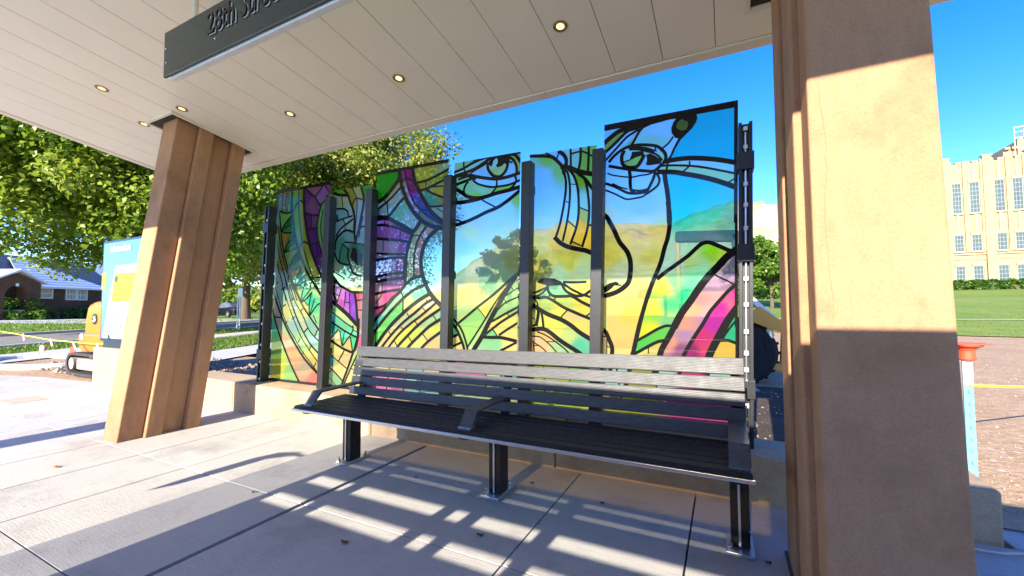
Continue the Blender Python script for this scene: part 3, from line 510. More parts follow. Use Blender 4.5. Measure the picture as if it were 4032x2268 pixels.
  s='''-4.021,3.249,0,180,0 -3.901,3.094,200,205,130 -3.884,2.967,165,200,195 -4.077,2.909,160,195,187 -3.743,3.3,140,30,120 -3.643,3.297,130,0,110 -3.698,3.091,190,140,150 -3.599,3.067,120,0,100 -3.459,2.895,50,60,200 -3.569,2.919,170,150,200 -3.216,2.673,30,50,220 -3.349,2.697,100,130,124 -3.272,3.274,190,190,30 -3.089,3.3,170,205,120 -3.433,3.111,160,160,10 -3.18,3.196,160,165,10 -3.297,2.93,20,173,158 -3.178,2.744,170,210,190 -3.179,3.045,170,170,30 -3.753,2.85,110,215,170 -3.652,2.683,165,225,215 -4.105,2.716,190,80,180 -3.955,2.678,190,80,180 -3.969,2.577,185,70,185 -3.692,2.487,165,70,180 -4.116,2.406,200,160,205 -3.907,2.38,200,150,205 -3.733,2.334,170,70,180 -3.457,2.566,210,205,140 -3.308,2.52,215,165,150 -3.565,2.377,205,200,120 -3.482,2.317,225,160,130 -3.605,2.105,215,205,120 -3.48,2.045,235,165,130 -3.267,2.356,130,195,175 -3.24,2.14,150,215,175 -4.008,2.125,185,165,215 -3.788,2.115,200,120,190 -3.947,1.976,200,130,190 -4.139,1.846,235,150,200 -3.901,1.851,225,110,190 -4.002,1.685,240,70,150 -4.167,1.687,240,130,170 -4.165,1.505,235,40,130 -3.575,1.864,150,235,190 -3.505,1.732,130,235,170 -3.813,1.682,190,235,190 -3.927,1.572,170,235,170 -4.193,1.323,60,195,150 -3.926,1.449,120,230,100 -4.072,1.28,110,230,80 -4.236,1.129,70,215,120 -3.642,1.614,225,230,130 -3.265,1.823,150,225,190 -3.199,1.705,250,235,120 -3.45,1.623,245,215,140 -3.316,1.622,245,205,180 -3.558,1.548,235,205,120 -3.781,1.395,215,215,140 -3.558,1.462,200,215,140 -3.369,1.516,250,215,110 -3.211,1.463,180,220,160 -3.368,1.388,190,220,130 -3.21,1.306,225,225,80 -3.556,1.235,220,225,80 -3.708,1.167,240,225,80 -3.446,1.142,250,220,110 -3.235,1.128,245,190,120 -3.996,1.147,245,205,130 -3.879,1.162,240,205,120 -3.918,0.785,245,215,140 -3.364,0.818,245,215,140 -3.916,0.621,230,110,150 -3.497,0.651,150,210,190'''),
 4: dict(q=[(-2.998, 0.44), (-2.1, 0.44), (-2.019, 3.318), (-2.928, 3.33)],
  l='''0.018:-2.788,3.328 -2.785,3.243 -2.769,3.198|0.027:-2.931,3.213 -2.788,3.243 -2.667,3.286 -2.536,3.317 -2.435,3.324|0.032:-2.932,3.167 -2.763,3.187 -2.619,3.217 -2.478,3.276 -2.386,3.312 -2.251,3.309 -2.108,3.3 -2.055,3.247 -2.023,3.2|0.015:-2.703,3.157 -2.619,3.196 -2.501,3.239 -2.455,3.263|0.017:-2.655,3.326 -2.386,3.322 -2.02,3.306|0.03:-2.449,3.251 -2.449,3.191 -2.409,3.124 -2.353,3.08 -2.285,3.071 -2.23,3.107 -2.196,3.161 -2.18,3.248|0.027:-2.251,3.299 -2.141,3.261 -2.087,3.194 -2.072,3.132 -2.072,3.074|0.017:-2.174,3.232 -2.131,3.21|0.032:-2.703,3.147 -2.595,3.111 -2.478,3.078 -2.342,3.049 -2.208,3.049 -2.026,3.075|0.03:-2.932,3.158 -2.8,3.156 -2.691,3.145|0.022:-2.861,3.118 -2.787,3.128 -2.715,3.133 -2.619,3.088|0.029:-2.923,3.053 -2.763,3.083 -2.643,3.107|0.021:-2.655,3.078 -2.595,3.029 -2.502,2.99 -2.398,2.961 -2.275,2.955 -2.164,2.959 -2.028,2.99|0.019:-2.336,3.043 -2.33,3.002 -2.342,2.944 -2.387,2.9 -2.421,2.864|0.023:-2.099,3.058 -2.078,2.996 -2.11,2.942 -2.154,2.909|0.023:-2.727,3.068 -2.775,3.012 -2.781,2.94 -2.727,2.881|0.037:-2.935,3.022 -2.824,2.956 -2.739,2.893 -2.619,2.858 -2.502,2.854 -2.342,2.879 -2.187,2.894 -2.03,2.914|0.04:-2.94,2.841 -2.799,2.828 -2.619,2.838 -2.502,2.854|0.015:-2.525,2.821 -2.433,2.765 -2.331,2.708|0.035:-2.947,2.55 -2.787,2.578 -2.619,2.623 -2.479,2.67 -2.32,2.712 -2.187,2.776 -2.032,2.872|0.018:-2.944,2.646 -2.836,2.599 -2.781,2.573|0.023:-2.883,1.352 -2.738,1.455 -2.585,1.565 -2.436,1.662 -2.279,1.777 -2.17,1.86 -2.063,1.933|0.017:-2.738,1.079 -2.62,1.237 -2.482,1.427 -2.346,1.622 -2.17,1.822|0.046:-2.632,1.078 -2.539,1.209 -2.436,1.388 -2.302,1.602 -2.17,1.803 -2.105,1.887|0.008:-2.585,1.54 -2.482,1.427|0.022:-2.973,1.447 -2.895,1.383 -2.822,1.292 -2.774,1.193 -2.738,1.079 -2.702,0.886|0.029:-2.975,1.378 -2.895,1.301 -2.834,1.191 -2.786,1.077 -2.75,0.884|0.011:-2.889,1.352 -2.889,1.301|0.029:-2.979,1.187 -2.87,1.231|0.024:-2.982,1.073 -2.834,1.131|0.016:-2.313,1.539 -2.214,1.611 -2.065,1.667|0.01:-2.236,1.64 -2.203,1.601|0.012:-2.214,1.688 -2.063,1.769|0.009:-2.149,1.783 -2.117,1.744|0.021:-2.436,1.378 -2.347,1.418 -2.237,1.476 -2.068,1.555|0.023:-2.516,1.22 -2.392,1.31 -2.259,1.399 -2.07,1.501|0.009:-2.204,1.486 -2.182,1.458|0.022:-2.303,1.24 -2.216,1.294 -2.074,1.376|0.012:-2.392,1.306 -2.336,1.234|0.031:-2.528,1.21 -2.414,1.208 -2.303,1.211 -2.194,1.195 -2.079,1.173|0.024:-2.282,1.063 -2.08,1.16|0.048:-2.632,1.078 -2.679,0.977 -2.714,0.806|0.03:-2.986,0.919 -2.086,0.914|0.015:-2.483,0.928 -2.483,0.568|0.014:-2.282,0.929 -2.284,0.586|0.018:-2.991,0.725 -2.092,0.718''',
  b='''-2.329,3.303 -2.163,3.265 -2.191,3.19 -2.229,3.216 -2.257,3.191 -2.319,3.18 -2.341,3.209 -2.318,3.231 -2.313,3.26|-2.443,3.261 -2.386,3.302 -2.329,3.298 -2.375,3.27 -2.386,3.231 -2.398,3.203 -2.421,3.212''',
  o=[],
  s='''-2.862,3.297,150,190,60 -2.715,3.304,140,185,50 -2.849,3.2,165,210,140 -2.619,3.248,160,205,130 -2.548,3.226,190,180,100 -2.055,3.286,150,170,20 -2.536,3.153,120,180,172 -2.131,3.161,150,190,182 -2.56,3.167,140,190,182 -2.352,3.246,160,210,130 -2.341,3.144,190,180,40 -2.274,3.134,165,200,50 -2.502,3.026,160,215,206 -2.208,3.005,150,205,196 -2.56,2.953,150,200,95 -2.595,2.896,130,185,10 -2.275,2.915,130,180,20 -2.824,3.039,150,190,60 -2.799,2.88,170,215,140 -2.388,2.79,165,215,206 -2.619,2.735,175,220,211 -2.253,2.793,160,215,206 -2.165,2.842,165,215,200 -2.739,2.666,180,225,215 -2.09,2.754,140,190,20 -2.166,2.705,175,220,160 -2.619,2.552,190,205,150 -2.679,2.456,215,215,110 -2.276,2.52,185,220,190 -2.222,2.417,225,220,120 -2.762,2.258,150,205,200 -2.738,2.103,205,225,180 -2.389,2.183,215,220,140 -2.169,2.073,190,185,20 -2.859,1.966,150,215,200 -2.738,1.707,245,230,100 -2.62,1.705,245,225,110 -2.738,1.525,195,230,120 -2.738,1.405,160,230,110 -2.679,1.255,170,230,100 -2.481,1.851,150,220,150 -2.278,1.991,180,225,120 -2.391,1.603,245,235,90 -2.798,1.253,180,220,110 -2.528,1.338,190,225,130 -2.28,1.66,150,220,110 -2.225,1.544,170,220,120 -2.281,1.351,250,220,100 -2.194,1.257,250,215,110 -2.337,1.138,120,210,130 -2.195,1.142,245,220,110 -2.919,1.138,245,205,110 -2.92,1.301,110,205,150 -2.797,0.851,230,100,160 -2.449,0.871,200,230,140 -2.175,0.746,80,190,150'''),
 5: dict(q=[(-1.986, 0.44), (-1.218, 0.44), (-1.142, 3.237), (-1.907, 3.261)],
  l='''0.031:-1.907,3.247 -1.794,3.228 -1.713,3.214 -1.634,3.186 -1.575,3.13 -1.527,3.067 -1.504,2.989|0.023:-1.71,3.255 -1.624,3.19|0.015:-1.555,3.243 -1.585,3.169|0.034:-1.564,3.245 -1.507,3.193 -1.479,3.133 -1.484,3.069|0.019:-1.428,3.244 -1.427,3.051|0.022:-1.317,3.242 -1.318,3.161 -1.329,3.063 -1.348,3.002|0.022:-1.23,3.24 -1.231,3.146 -1.242,2.968|0.016:-1.411,3.191 -1.299,3.194 -1.199,3.132 -1.145,3.113|0.042:-1.527,3.067 -1.451,3.045 -1.357,2.994 -1.265,2.958 -1.157,2.928|0.022:-1.48,3.041 -1.499,2.988 -1.486,2.913 -1.487,2.811 -1.508,2.667 -1.553,2.461 -1.598,2.327|0.02:-1.47,3.012 -1.448,2.916 -1.44,2.787 -1.451,2.624 -1.481,2.445 -1.526,2.266|0.022:-1.451,3.027 -1.395,2.945 -1.359,2.831 -1.347,2.712 -1.349,2.531 -1.379,2.381 -1.441,2.223|0.022:-1.451,3.036 -1.321,2.944 -1.267,2.863 -1.241,2.707 -1.234,2.546 -1.255,2.37 -1.312,2.187|0.027:-1.339,2.955 -1.266,2.89 -1.204,2.792 -1.16,2.733|0.04:-1.613,2.3 -1.555,2.241 -1.461,2.189 -1.349,2.158 -1.276,2.14 -1.187,2.099|0.009:-1.425,2.863 -1.382,2.852|0.009:-1.484,2.683 -1.451,2.66|0.011:-1.33,2.597 -1.248,2.556|0.011:-1.467,2.471 -1.392,2.4|0.013:-1.422,2.245 -1.33,2.197|0.018:-1.245,2.404 -1.165,2.397|0.02:-1.522,1.821 -1.418,1.813 -1.28,1.813|0.02:-1.522,1.803 -1.447,1.747 -1.373,1.709 -1.318,1.682 -1.193,1.645|0.024:-1.541,1.794 -1.504,1.73 -1.429,1.684 -1.374,1.669 -1.3,1.677 -1.246,1.711 -1.192,1.741|0.026:-1.706,1.785 -1.702,1.734 -1.668,1.688 -1.619,1.669 -1.504,1.667 -1.429,1.666 -1.337,1.611 -1.248,1.567 -1.188,1.537|0.017:-1.95,1.713 -1.857,1.715 -1.776,1.745 -1.726,1.763|0.015:-1.908,1.678 -1.817,1.681 -1.746,1.726 -1.711,1.758|0.026:-1.951,1.672 -1.817,1.654 -1.727,1.661 -1.629,1.614 -1.525,1.55 -1.422,1.505 -1.339,1.47 -1.249,1.436 -1.191,1.415|0.013:-1.687,1.688 -1.687,1.661 -1.639,1.633 -1.619,1.651|0.011:-1.482,1.523 -1.535,1.47 -1.564,1.433|0.012:-1.24,1.488 -1.285,1.453|0.038:-1.953,1.625 -1.858,1.561 -1.709,1.478 -1.564,1.424 -1.451,1.363 -1.36,1.294 -1.261,1.235 -1.197,1.196|0.014:-1.888,1.655 -1.837,1.617 -1.823,1.561|0.029:-1.813,1.542 -1.823,1.45 -1.844,1.357|0.021:-1.788,1.524 -1.769,1.432 -1.759,1.34|0.018:-1.96,1.367 -1.89,1.352 -1.829,1.362|0.01:-1.929,1.58 -1.95,1.487|0.01:-1.878,1.561 -1.91,1.459 -1.941,1.375|0.01:-1.91,1.459 -1.859,1.422|0.038:-1.963,1.267 -1.9,1.301 -1.83,1.316 -1.76,1.317 -1.691,1.287 -1.595,1.217 -1.5,1.157 -1.39,1.095 -1.203,0.971|0.011:-1.952,1.234 -1.881,1.236 -1.8,1.229 -1.721,1.177 -1.634,1.099 -1.512,0.952|0.013:-1.83,1.284 -1.731,1.249 -1.614,1.18 -1.51,1.104 -1.382,0.977|0.011:-1.952,1.225 -1.861,1.163 -1.752,1.094 -1.645,0.963|0.007:-1.721,1.181 -1.605,1.185|0.009:-1.881,1.172 -1.872,1.089 -1.863,0.951|0.008:-1.871,1.135 -1.811,1.137|0.024:-1.972,0.925 -1.569,0.931 -1.205,0.928|0.011:-1.763,0.92 -1.746,0.632|0.011:-1.475,0.928 -1.459,0.656|0.016:-1.977,0.758 -1.209,0.765''',
  b='''-1.83,1.826 -1.785,1.862 -1.715,1.871 -1.627,1.859 -1.55,1.826 -1.503,1.784 -1.489,1.757 -1.531,1.785 -1.618,1.787 -1.686,1.785 -1.765,1.805''',
  o=[],
  s='''-1.745,2.997,150,205,196 -1.748,2.714,150,210,201 -1.748,2.62,165,215,206 -1.77,2.481,215,225,190 -1.772,2.247,190,205,120 -1.693,3.159,135,185,15 -1.566,3.036,130,190,40 -1.614,3.221,150,205,196 -1.546,3.153,150,205,196 -1.478,3.142,155,210,140 -1.373,3.207,160,205,140 -1.375,3.107,150,200,120 -1.28,3.209,130,165,20 -1.282,3.074,125,155,10 -1.18,3.201,130,160,20 -1.248,2.906,140,195,20 -1.322,2.88,115,140,0 -1.306,2.661,160,200,120 -1.407,2.764,165,215,150 -1.464,2.772,160,205,150 -1.467,2.882,160,205,130 -1.514,2.548,165,215,190 -1.419,2.538,165,220,190 -1.554,2.369,240,190,60 -1.468,2.334,245,185,50 -1.318,2.393,225,165,20 -1.376,2.21,165,125,20 -1.275,2.229,245,175,20 -1.604,2.235,240,195,60 -1.509,2.119,215,200,40 -1.753,2.032,190,190,30 -1.509,2.092,200,190,20 -1.463,1.999,190,195,30 -1.804,1.941,245,220,80 -1.559,1.913,150,220,160 -1.324,1.921,160,215,140 -1.628,1.724,120,205,140 -1.374,1.612,245,215,60 -1.467,1.595,200,215,90 -1.3,1.717,250,215,80 -1.728,1.57,190,215,90 -1.582,1.542,245,230,80 -1.376,1.444,245,190,120 -1.612,1.37,245,230,80 -1.377,1.373,245,215,80 -1.38,1.153,60,195,140 -1.731,1.231,250,190,90 -1.811,1.137,250,190,120 -1.879,1.505,245,230,100 -1.567,1.146,160,210,130 -1.471,1.238,190,215,100 -1.666,0.827,170,190,40 -1.384,0.802,120,190,60'''),
 6: dict(q=[(-1.132, 0.44), (0.077, 0.44), (0.157, 3.415), (-1.061, 3.43)],
  l='''0.054:-1.061,3.4 0.156,3.385|0.029:0.143,3.404 0.113,2.31|0.039:-1.064,3.242 -0.993,3.291 -0.923,3.331 -0.847,3.346 -0.705,3.365|0.026:-1.065,3.136 -0.995,3.186 -0.933,3.236 -0.882,3.279 -0.83,3.317 -0.705,3.365|0.019:-1.049,3.062 -0.961,3.144 -0.891,3.211 -0.823,3.268 -0.714,3.316|0.021:-0.8,3.151 -0.757,3.221 -0.715,3.29 -0.681,3.326|0.025:-1.014,3.039 -0.979,3.077 -0.91,3.127 -0.833,3.157 -0.741,3.162 -0.628,3.142 -0.549,3.115 -0.503,3.073 -0.473,3.026 -0.47,2.976 -0.49,2.946|0.016:-0.808,3.128 -0.71,3.109 -0.613,3.067 -0.551,3.031 -0.505,2.973|0.03:-0.867,3.119 -0.889,3.071 -0.884,3.001 -0.853,2.961 -0.811,2.944 -0.745,2.944 -0.704,2.989 -0.674,3.043|0.025:-1.015,2.991 -0.963,2.974 -0.862,2.941 -0.754,2.911 -0.657,2.888 -0.577,2.876 -0.506,2.932|0.012:-1.034,2.919 -0.965,2.887 -0.83,2.85|0.027:-0.816,2.921 -0.809,2.851 -0.81,2.782 -0.803,2.722 -0.774,2.692|0.013:-0.805,2.842 -0.714,2.85 -0.634,2.851 -0.577,2.868|0.018:-0.799,2.717 -0.717,2.698 -0.644,2.705|0.023:-0.57,2.858 -0.595,2.786 -0.636,2.708 -0.661,2.669|0.019:-0.554,2.847 -0.532,2.786 -0.549,2.73 -0.605,2.687 -0.653,2.66|0.022:-1.053,2.816 -0.967,2.774 -0.899,2.73 -0.833,2.691 -0.75,2.676 -0.653,2.677|0.015:-1.054,2.746 -0.968,2.7 -0.9,2.657 -0.842,2.628 -0.751,2.63 -0.686,2.639 -0.653,2.668|0.012:-0.983,2.806 -0.915,2.762 -0.84,2.731|0.035:-0.484,2.853 -0.478,2.77 -0.464,2.669 -0.455,2.569 -0.453,2.487 -0.451,2.364|0.037:-0.474,2.952 -0.382,2.957 -0.277,2.952 -0.175,2.935 -0.033,2.9 0.117,2.848|0.017:-0.521,2.917 -0.444,2.909 -0.353,2.895 -0.264,2.877 -0.177,2.855 -0.036,2.806 0.127,2.744|0.038:-0.538,2.86 -0.4,2.837 -0.288,2.8 -0.179,2.763 -0.038,2.704 0.124,2.619|0.012:-0.259,2.917 -0.264,2.873 -0.325,2.825|0.016:-0.435,2.987 -0.456,2.915 -0.468,2.851|0.012:0.065,2.677 0.12,2.704|0.014:-0.474,2.952 -0.522,2.909 -0.577,2.868|0.014:-0.4,3.179 -0.44,3.128 -0.503,3.081|0.011:-0.565,3.105 -0.558,3.066|0.01:-0.869,3.011 -0.802,3.026 -0.801,3.048|0.033:-0.459,2.545 -0.446,2.445 -0.448,2.339 -0.466,2.218 -0.499,2.114 -0.536,1.977 -0.589,1.849 -0.622,1.768 -0.672,1.629 -0.715,1.489 -0.749,1.366|0.038:-1.083,2.503 -1.066,2.484 -1.041,2.455 -0.974,2.319 -0.925,2.203 -0.859,2.113 -0.831,2.044 -0.82,1.975 -0.826,1.866 -0.848,1.791 -0.907,1.734 -0.984,1.693 -1.087,1.665 -1.103,1.664|0.01:-0.991,1.777 -0.919,1.768|0.03:-0.566,1.823 -0.511,1.87 -0.403,1.946 -0.29,2.028 -0.194,2.117 -0.143,2.141 -0.094,2.133 -0.025,2.097 0.056,2.053 0.109,2.046|0.052:0.113,2.061 0.027,1.994 -0.044,1.913 -0.122,1.831 -0.203,1.724 -0.278,1.608 -0.361,1.49 -0.423,1.371|0.026:0.102,1.754 0.033,1.688 -0.037,1.605 -0.116,1.506 -0.182,1.389|0.011:-0.066,1.837 -0.012,1.804 0.048,1.771 0.088,1.74|0.03:0.126,2.476 0.097,1.379|0.034:-0.749,1.366 -0.775,1.257 -0.81,1.107 -0.824,1.049 -0.864,0.865 -0.899,0.738|0.043:-0.423,1.371 -0.478,1.265 -0.541,1.151 -0.574,1.045 -0.624,0.882|0.027:-0.182,1.389 -0.256,1.271 -0.324,1.152 -0.363,1.056 -0.396,0.898|0.051:0.107,1.546 0.04,1.453 -0.031,1.323 -0.081,1.223 -0.133,1.106 -0.171,0.951|0.021:-0.453,1.37 -0.506,1.369 -0.584,1.335 -0.679,1.276 -0.768,1.224|0.024:-0.517,1.232 -0.586,1.214 -0.681,1.162 -0.778,1.104 -0.827,1.09|0.008:-0.666,1.154 -0.666,1.105|0.021:-0.033,1.247 0.022,1.249 0.081,1.228|0.014:-0.026,1.255 0.024,1.339 0.087,1.423|0.034:-1.111,1.326 -1.075,1.292 -1.042,1.216 -1.018,1.149 -1.019,1.081 -1.048,0.853|0.009:-1.112,1.255 -1.067,1.253|0.009:-1.068,1.249 -1.078,0.851|0.007:-1.069,1.155 -1.035,1.144|0.023:-1.12,0.948 -0.813,0.958 -0.424,0.966 0.068,0.966|0.013:-0.978,0.957 -0.933,0.652|0.013:-0.576,0.973 -0.612,0.681|0.012:-0.136,0.968 -0.17,0.722|0.016:-1.124,0.752 -0.736,0.767 0.064,0.802|0.029:0.117,2.019 0.085,0.745''',
  b='''-0.905,3.406 -0.704,3.408 -0.496,3.403 -0.205,3.378 -0.186,3.349 -0.182,3.316 -0.195,3.278 -0.23,3.228 -0.287,3.178 -0.333,3.138 -0.38,3.06 -0.412,2.991 -0.431,2.971 -0.441,2.979 -0.403,3.064 -0.354,3.155 -0.381,3.167 -0.398,3.195 -0.413,3.227 -0.414,3.269 -0.397,3.315 -0.372,3.352 -0.435,3.354 -0.513,3.347 -0.6,3.34 -0.681,3.314 -0.706,3.323 -0.789,3.309 -0.83,3.317 -0.864,3.337|-0.833,3.153 -0.742,3.153 -0.644,3.123 -0.565,3.084 -0.574,3.052 -0.605,3.07 -0.677,3.099 -0.75,3.123 -0.808,3.127|-0.788,3.101 -0.677,3.091 -0.67,3.06 -0.694,3.047 -0.752,3.039 -0.794,3.021 -0.803,3.039 -0.793,3.072|-0.65,3.048 -0.614,3.054 -0.567,3.025 -0.505,2.965 -0.521,2.938 -0.616,2.937 -0.656,2.947 -0.643,2.996|-1.095,1.755 -1.033,1.792 -0.965,1.807 -0.94,1.79 -0.944,1.773 -0.982,1.77 -1.017,1.736 -1.061,1.703 -1.096,1.691''',
  o=[([(-0.372, 3.273), (-0.356, 3.311), (-0.332, 3.329), (-0.306, 3.332), (-0.295, 3.313), (-0.273, 3.309), (-0.261, 3.283), (-0.269, 3.248), (-0.29, 3.225), (-0.323, 3.225), (-0.353, 3.246)], (150, 220, 125))],
  s='''-0.025,3.267,0,173,158 -0.03,3.022,0,183,168 -0.255,2.625,0,199,182 -0.333,2.433,0,204,187 -0.546,3.291,165,220,205 -0.587,3.172,150,215,130 -0.426,3.059,165,220,200 -0.906,3.345,140,200,192 -0.907,3.275,135,140,10 -0.832,3.226,175,220,215 -0.807,3.196,110,170,10 -0.945,3.019,150,190,182 -0.688,2.978,150,190,182 -0.826,3.095,165,210,150 -0.835,3.01,170,160,40 -0.752,3.014,150,190,30 -0.694,3.098,160,205,110 -0.52,3.009,160,205,110 -0.589,3.105,160,215,210 -0.896,2.916,165,220,215 -0.897,2.829,180,215,160 -0.691,2.791,170,225,215 -0.564,2.765,165,210,140 -0.689,2.884,165,220,215 -0.816,2.672,170,225,220 -0.36,2.917,175,220,170 -0.07,2.854,165,225,205 -0.399,2.874,180,215,95 -0.107,2.796,185,220,100 -0.499,2.889,180,215,95 -0.72,2.558,165,205,196 -0.509,2.741,170,225,215 -0.101,2.424,20,199,182 0.034,2.255,60,157,144 -0.365,1.968,150,215,205 -0.039,2.122,150,215,205 -0.996,2.52,240,205,110 -0.953,2.559,165,215,205 -0.704,2.523,160,200,192 -0.723,2.364,245,215,160 -0.549,2.307,235,205,90 -0.727,2.155,225,205,130 -0.916,2.211,240,205,110 -1.004,2.045,205,185,40 -0.921,1.912,190,215,150 -0.649,2.025,210,195,60 -0.715,1.903,215,225,140 -0.759,1.738,250,215,110 -0.969,1.573,245,220,120 -0.846,1.447,250,225,80 -0.292,1.965,150,205,95 -0.075,2.062,90,200,0 -0.006,2.042,150,210,20 -0.406,1.81,120,225,150 -0.222,1.843,90,230,150 -0.522,1.749,245,245,60 -0.449,1.57,20,215,130 -0.335,1.648,0,220,140 -0.604,1.489,150,235,50 -0.49,1.409,130,220,130 -0.478,2.015,150,215,205 0.025,1.902,170,130,180 -0.083,1.737,190,140,175 -0.191,1.607,200,120,150 -0.229,1.521,250,160,130 -0.159,1.49,195,150,195 -0.341,1.372,250,165,130 0.052,1.642,225,40,150 0.051,1.589,235,60,130 -0.018,1.544,200,0,160 -0.09,1.414,210,10,170 -0.931,1.32,250,225,110 -0.892,1.154,250,215,110 -0.615,1.326,245,245,20 -0.569,1.279,95,220,60 -0.689,1.178,70,220,70 -0.619,1.14,240,215,100 -0.343,1.292,190,140,185 -0.456,1.21,250,160,130 -0.383,1.149,150,70,120 -0.199,1.257,230,20,110 -0.273,1.154,150,0,90 -0.166,1.181,235,50,100 0.044,1.317,20,205,125 0.006,1.165,250,205,60 -0.896,0.904,160,215,190 -0.577,0.884,170,220,190 -0.279,0.905,200,20,110 0,0.924,160,215,190 -0.737,0.71,160,160,20 -0.429,0.737,200,20,110'''),
}
# ------------------------------------------------------------------ stained art glass panels
YG = 4.25; CELL = .0125
def parse_pts(s): return [tuple(map(float, t.split(','))) for t in s.split()]
def smooth_pts(pts, n=5):
    if len(pts) < 3: return pts
    P = [pts[0]] + list(pts) + [pts[-1]]; o = []
    for i in range(1, len(P) - 2):
        for s in range(n):
            t = s / n
            o.append(tuple(.5 * (2 * P[i][k] + (P[i + 1][k] - P[i - 1][k]) * t + (2 * P[i - 1][k] - 5 * P[i][k] + 4 * P[i + 1][k] - P[i + 2][k]) * t * t + (3 * P[i][k] - P[i - 1][k] - 3 * P[i + 1][k] + P[i + 2][k]) * t ** 3) for k in (0, 1)))
    o.append(tuple(pts[-1])); return o
def in_poly(px, pz, poly):
    ins = np.zeros(px.shape, bool); n = len(poly)
    for i in range(n):
        x1, z1 = poly[i]; x2, z2 = poly[(i + 1) % n]
        if z1 == z2: continue
        c = ((z1 > pz) != (z2 > pz)) & (px < (x2 - x1) * (pz - z1) / (z2 - z1) + x1); ins ^= c
    return ins
PLAB = {1: 'leftmost art glass panel with purple scales and green leaf band', 2: 'narrow art glass panel showing the ear and violet neck band', 3: 'art glass panel with magenta and blue bands and a bright green corner',
        4: 'art glass panel with the left half-closed eye at its top', 5: 'art glass panel with the orange hair lock and lips', 6: 'tallest art glass panel with an eye and turquoise field at right'}
for pid, A in ART.items():
    q = A['q']; t = thing('art_glass_panel', PLAB[pid], 'glass panel', ((q[0][0] + q[1][0]) / 2, YG, .44), 'art glass panels behind the bench')
    part('glass_sheet', MB().hexa([(q[0][0], YG + .004, .44), (q[1][0], YG + .004, .44), (q[1][0], YG + .018, .44), (q[0][0], YG + .018, .44)], [(q[3][0], YG + .004, q[3][1]), (q[2][0], YG + .004, q[2][1]), (q[2][0], YG + .018, q[2][1]), (q[3][0], YG + .018, q[3][1])]), MAT['clear'], t)
    lines = []
    for s in A['l'].split('|'):
        w, r = s.split(':'); lines.append((float(w) * (1.15 if pid < 4 else 1.25), smooth_pts(parse_pts(r))))
    polys = [parse_pts(s) for s in A['b'].split('|') if s]
    # linework, one printed layer of ribbons just in front of the panes
    mb = MB(); lay = 0
    for w, pts in lines:
        n = len(pts); L = []; R = []; y = YG - .0040 - .00002 * (lay % 60); lay += 1
        for i, p in enumerate(pts):
            a = pts[max(0, i - 1)]; b = pts[min(n - 1, i + 1)]; dx, dz = b[0] - a[0], b[1] - a[1]; l = math.hypot(dx, dz) or 1
            ww = w / 2; nx, nz = -dz / l * ww, dx / l * ww
            if i in (0, n - 1):
                e = .3 * w * (1 if i else -1); p = (p[0] + dx / l * e, p[1] + dz / l * e)
            L.append((p[0] + nx, y, p[1] + nz)); R.append((p[0] - nx, y, p[1] - nz))
        b0 = len(mb.v); mb.v += L + R; mb.f += [(b0 + i, b0 + n + i, b0 + n + i + 1, b0 + i + 1) for i in range(n - 1)]
    for i, p in enumerate(polys):
        b0 = len(mb.v); mb.v += [(x, YG - .0056, z) for x, z in p]; mb.f.append(tuple(range(b0, b0 + len(p))))
    # clip overshoot to the sheet
    def clampx(v):
        z = min(max(v[2], .44), q[3][1] + (q[2][1] - q[3][1]) * min(1, max(0, (v[0] - q[3][0]) / (q[2][0] - q[3][0]))))
        k = (z - .44) / (q[3][1] - .44); xl = q[0][0] + (q[3][0] - q[0][0]) * k; xr_ = q[1][0] + (q[2][0] - q[1][0]) * k
        return (min(max(v[0], xl), xr_), v[1], z)
    mb.v = [clampx(v) for v in mb.v]
    me = mesh_of('black_linework', mb.v, mb.f, BASE[t.name]); lw = link('black_linework', me, MAT['line'], t); lw['kind'] = 'stuff'
    # panes: raster the linework, take the connected fields between the lines
    x0, x1 = min(q[0][0], q[3][0]), max(q[1][0], q[2][0]); z0, z1 = .44, max(q[2][1], q[3][1])
    nx, nz = int((x1 - x0) / CELL) + 1, int((z1 - z0) / CELL) + 1
    gx, gzv = np.meshgrid(x0 + (np.arange(nx) + .5) * CELL, z0 + (np.arange(nz) + .5) * CELL)
    inside = in_poly(gx, gzv, q); wall_ = np.zeros(gx.shape, bool)
    for w, pts in lines:
        hw = max(w / 2, CELL * .62)
        for a, b in zip(pts[:-1], pts[1:]):
            i0 = max(0, int((min(a[0], b[0]) - hw - x0) / CELL) - 1); i1 = min(nx, int((max(a[0], b[0]) + hw - x0) / CELL) + 2)
            j0 = max(0, int((min(a[1], b[1]) - hw - z0) / CELL) - 1); j1 = min(nz, int((max(a[1], b[1]) + hw - z0) / CELL) + 2)
            if i1 <= i0 or j1 <= j0: continue
            X, Z = gx[j0:j1, i0:i1], gzv[j0:j1, i0:i1]; dx, dz = b[0] - a[0], b[1] - a[1]; ll = dx * dx + dz * dz + 1e-12
            k = np.clip(((X - a[0]) * dx + (Z - a[1]) * dz) / ll, 0, 1)
            wall_[j0:j1, i0:i1] |= np.hypot(X - a[0] - k * dx, Z - a[1] - k * dz) < hw
    for p in polys: wall_ |= in_poly(gx, gzv, p)
    lab = np.where(inside & ~wall_, 0, -1).astype(int); nl = 0; sizes = []
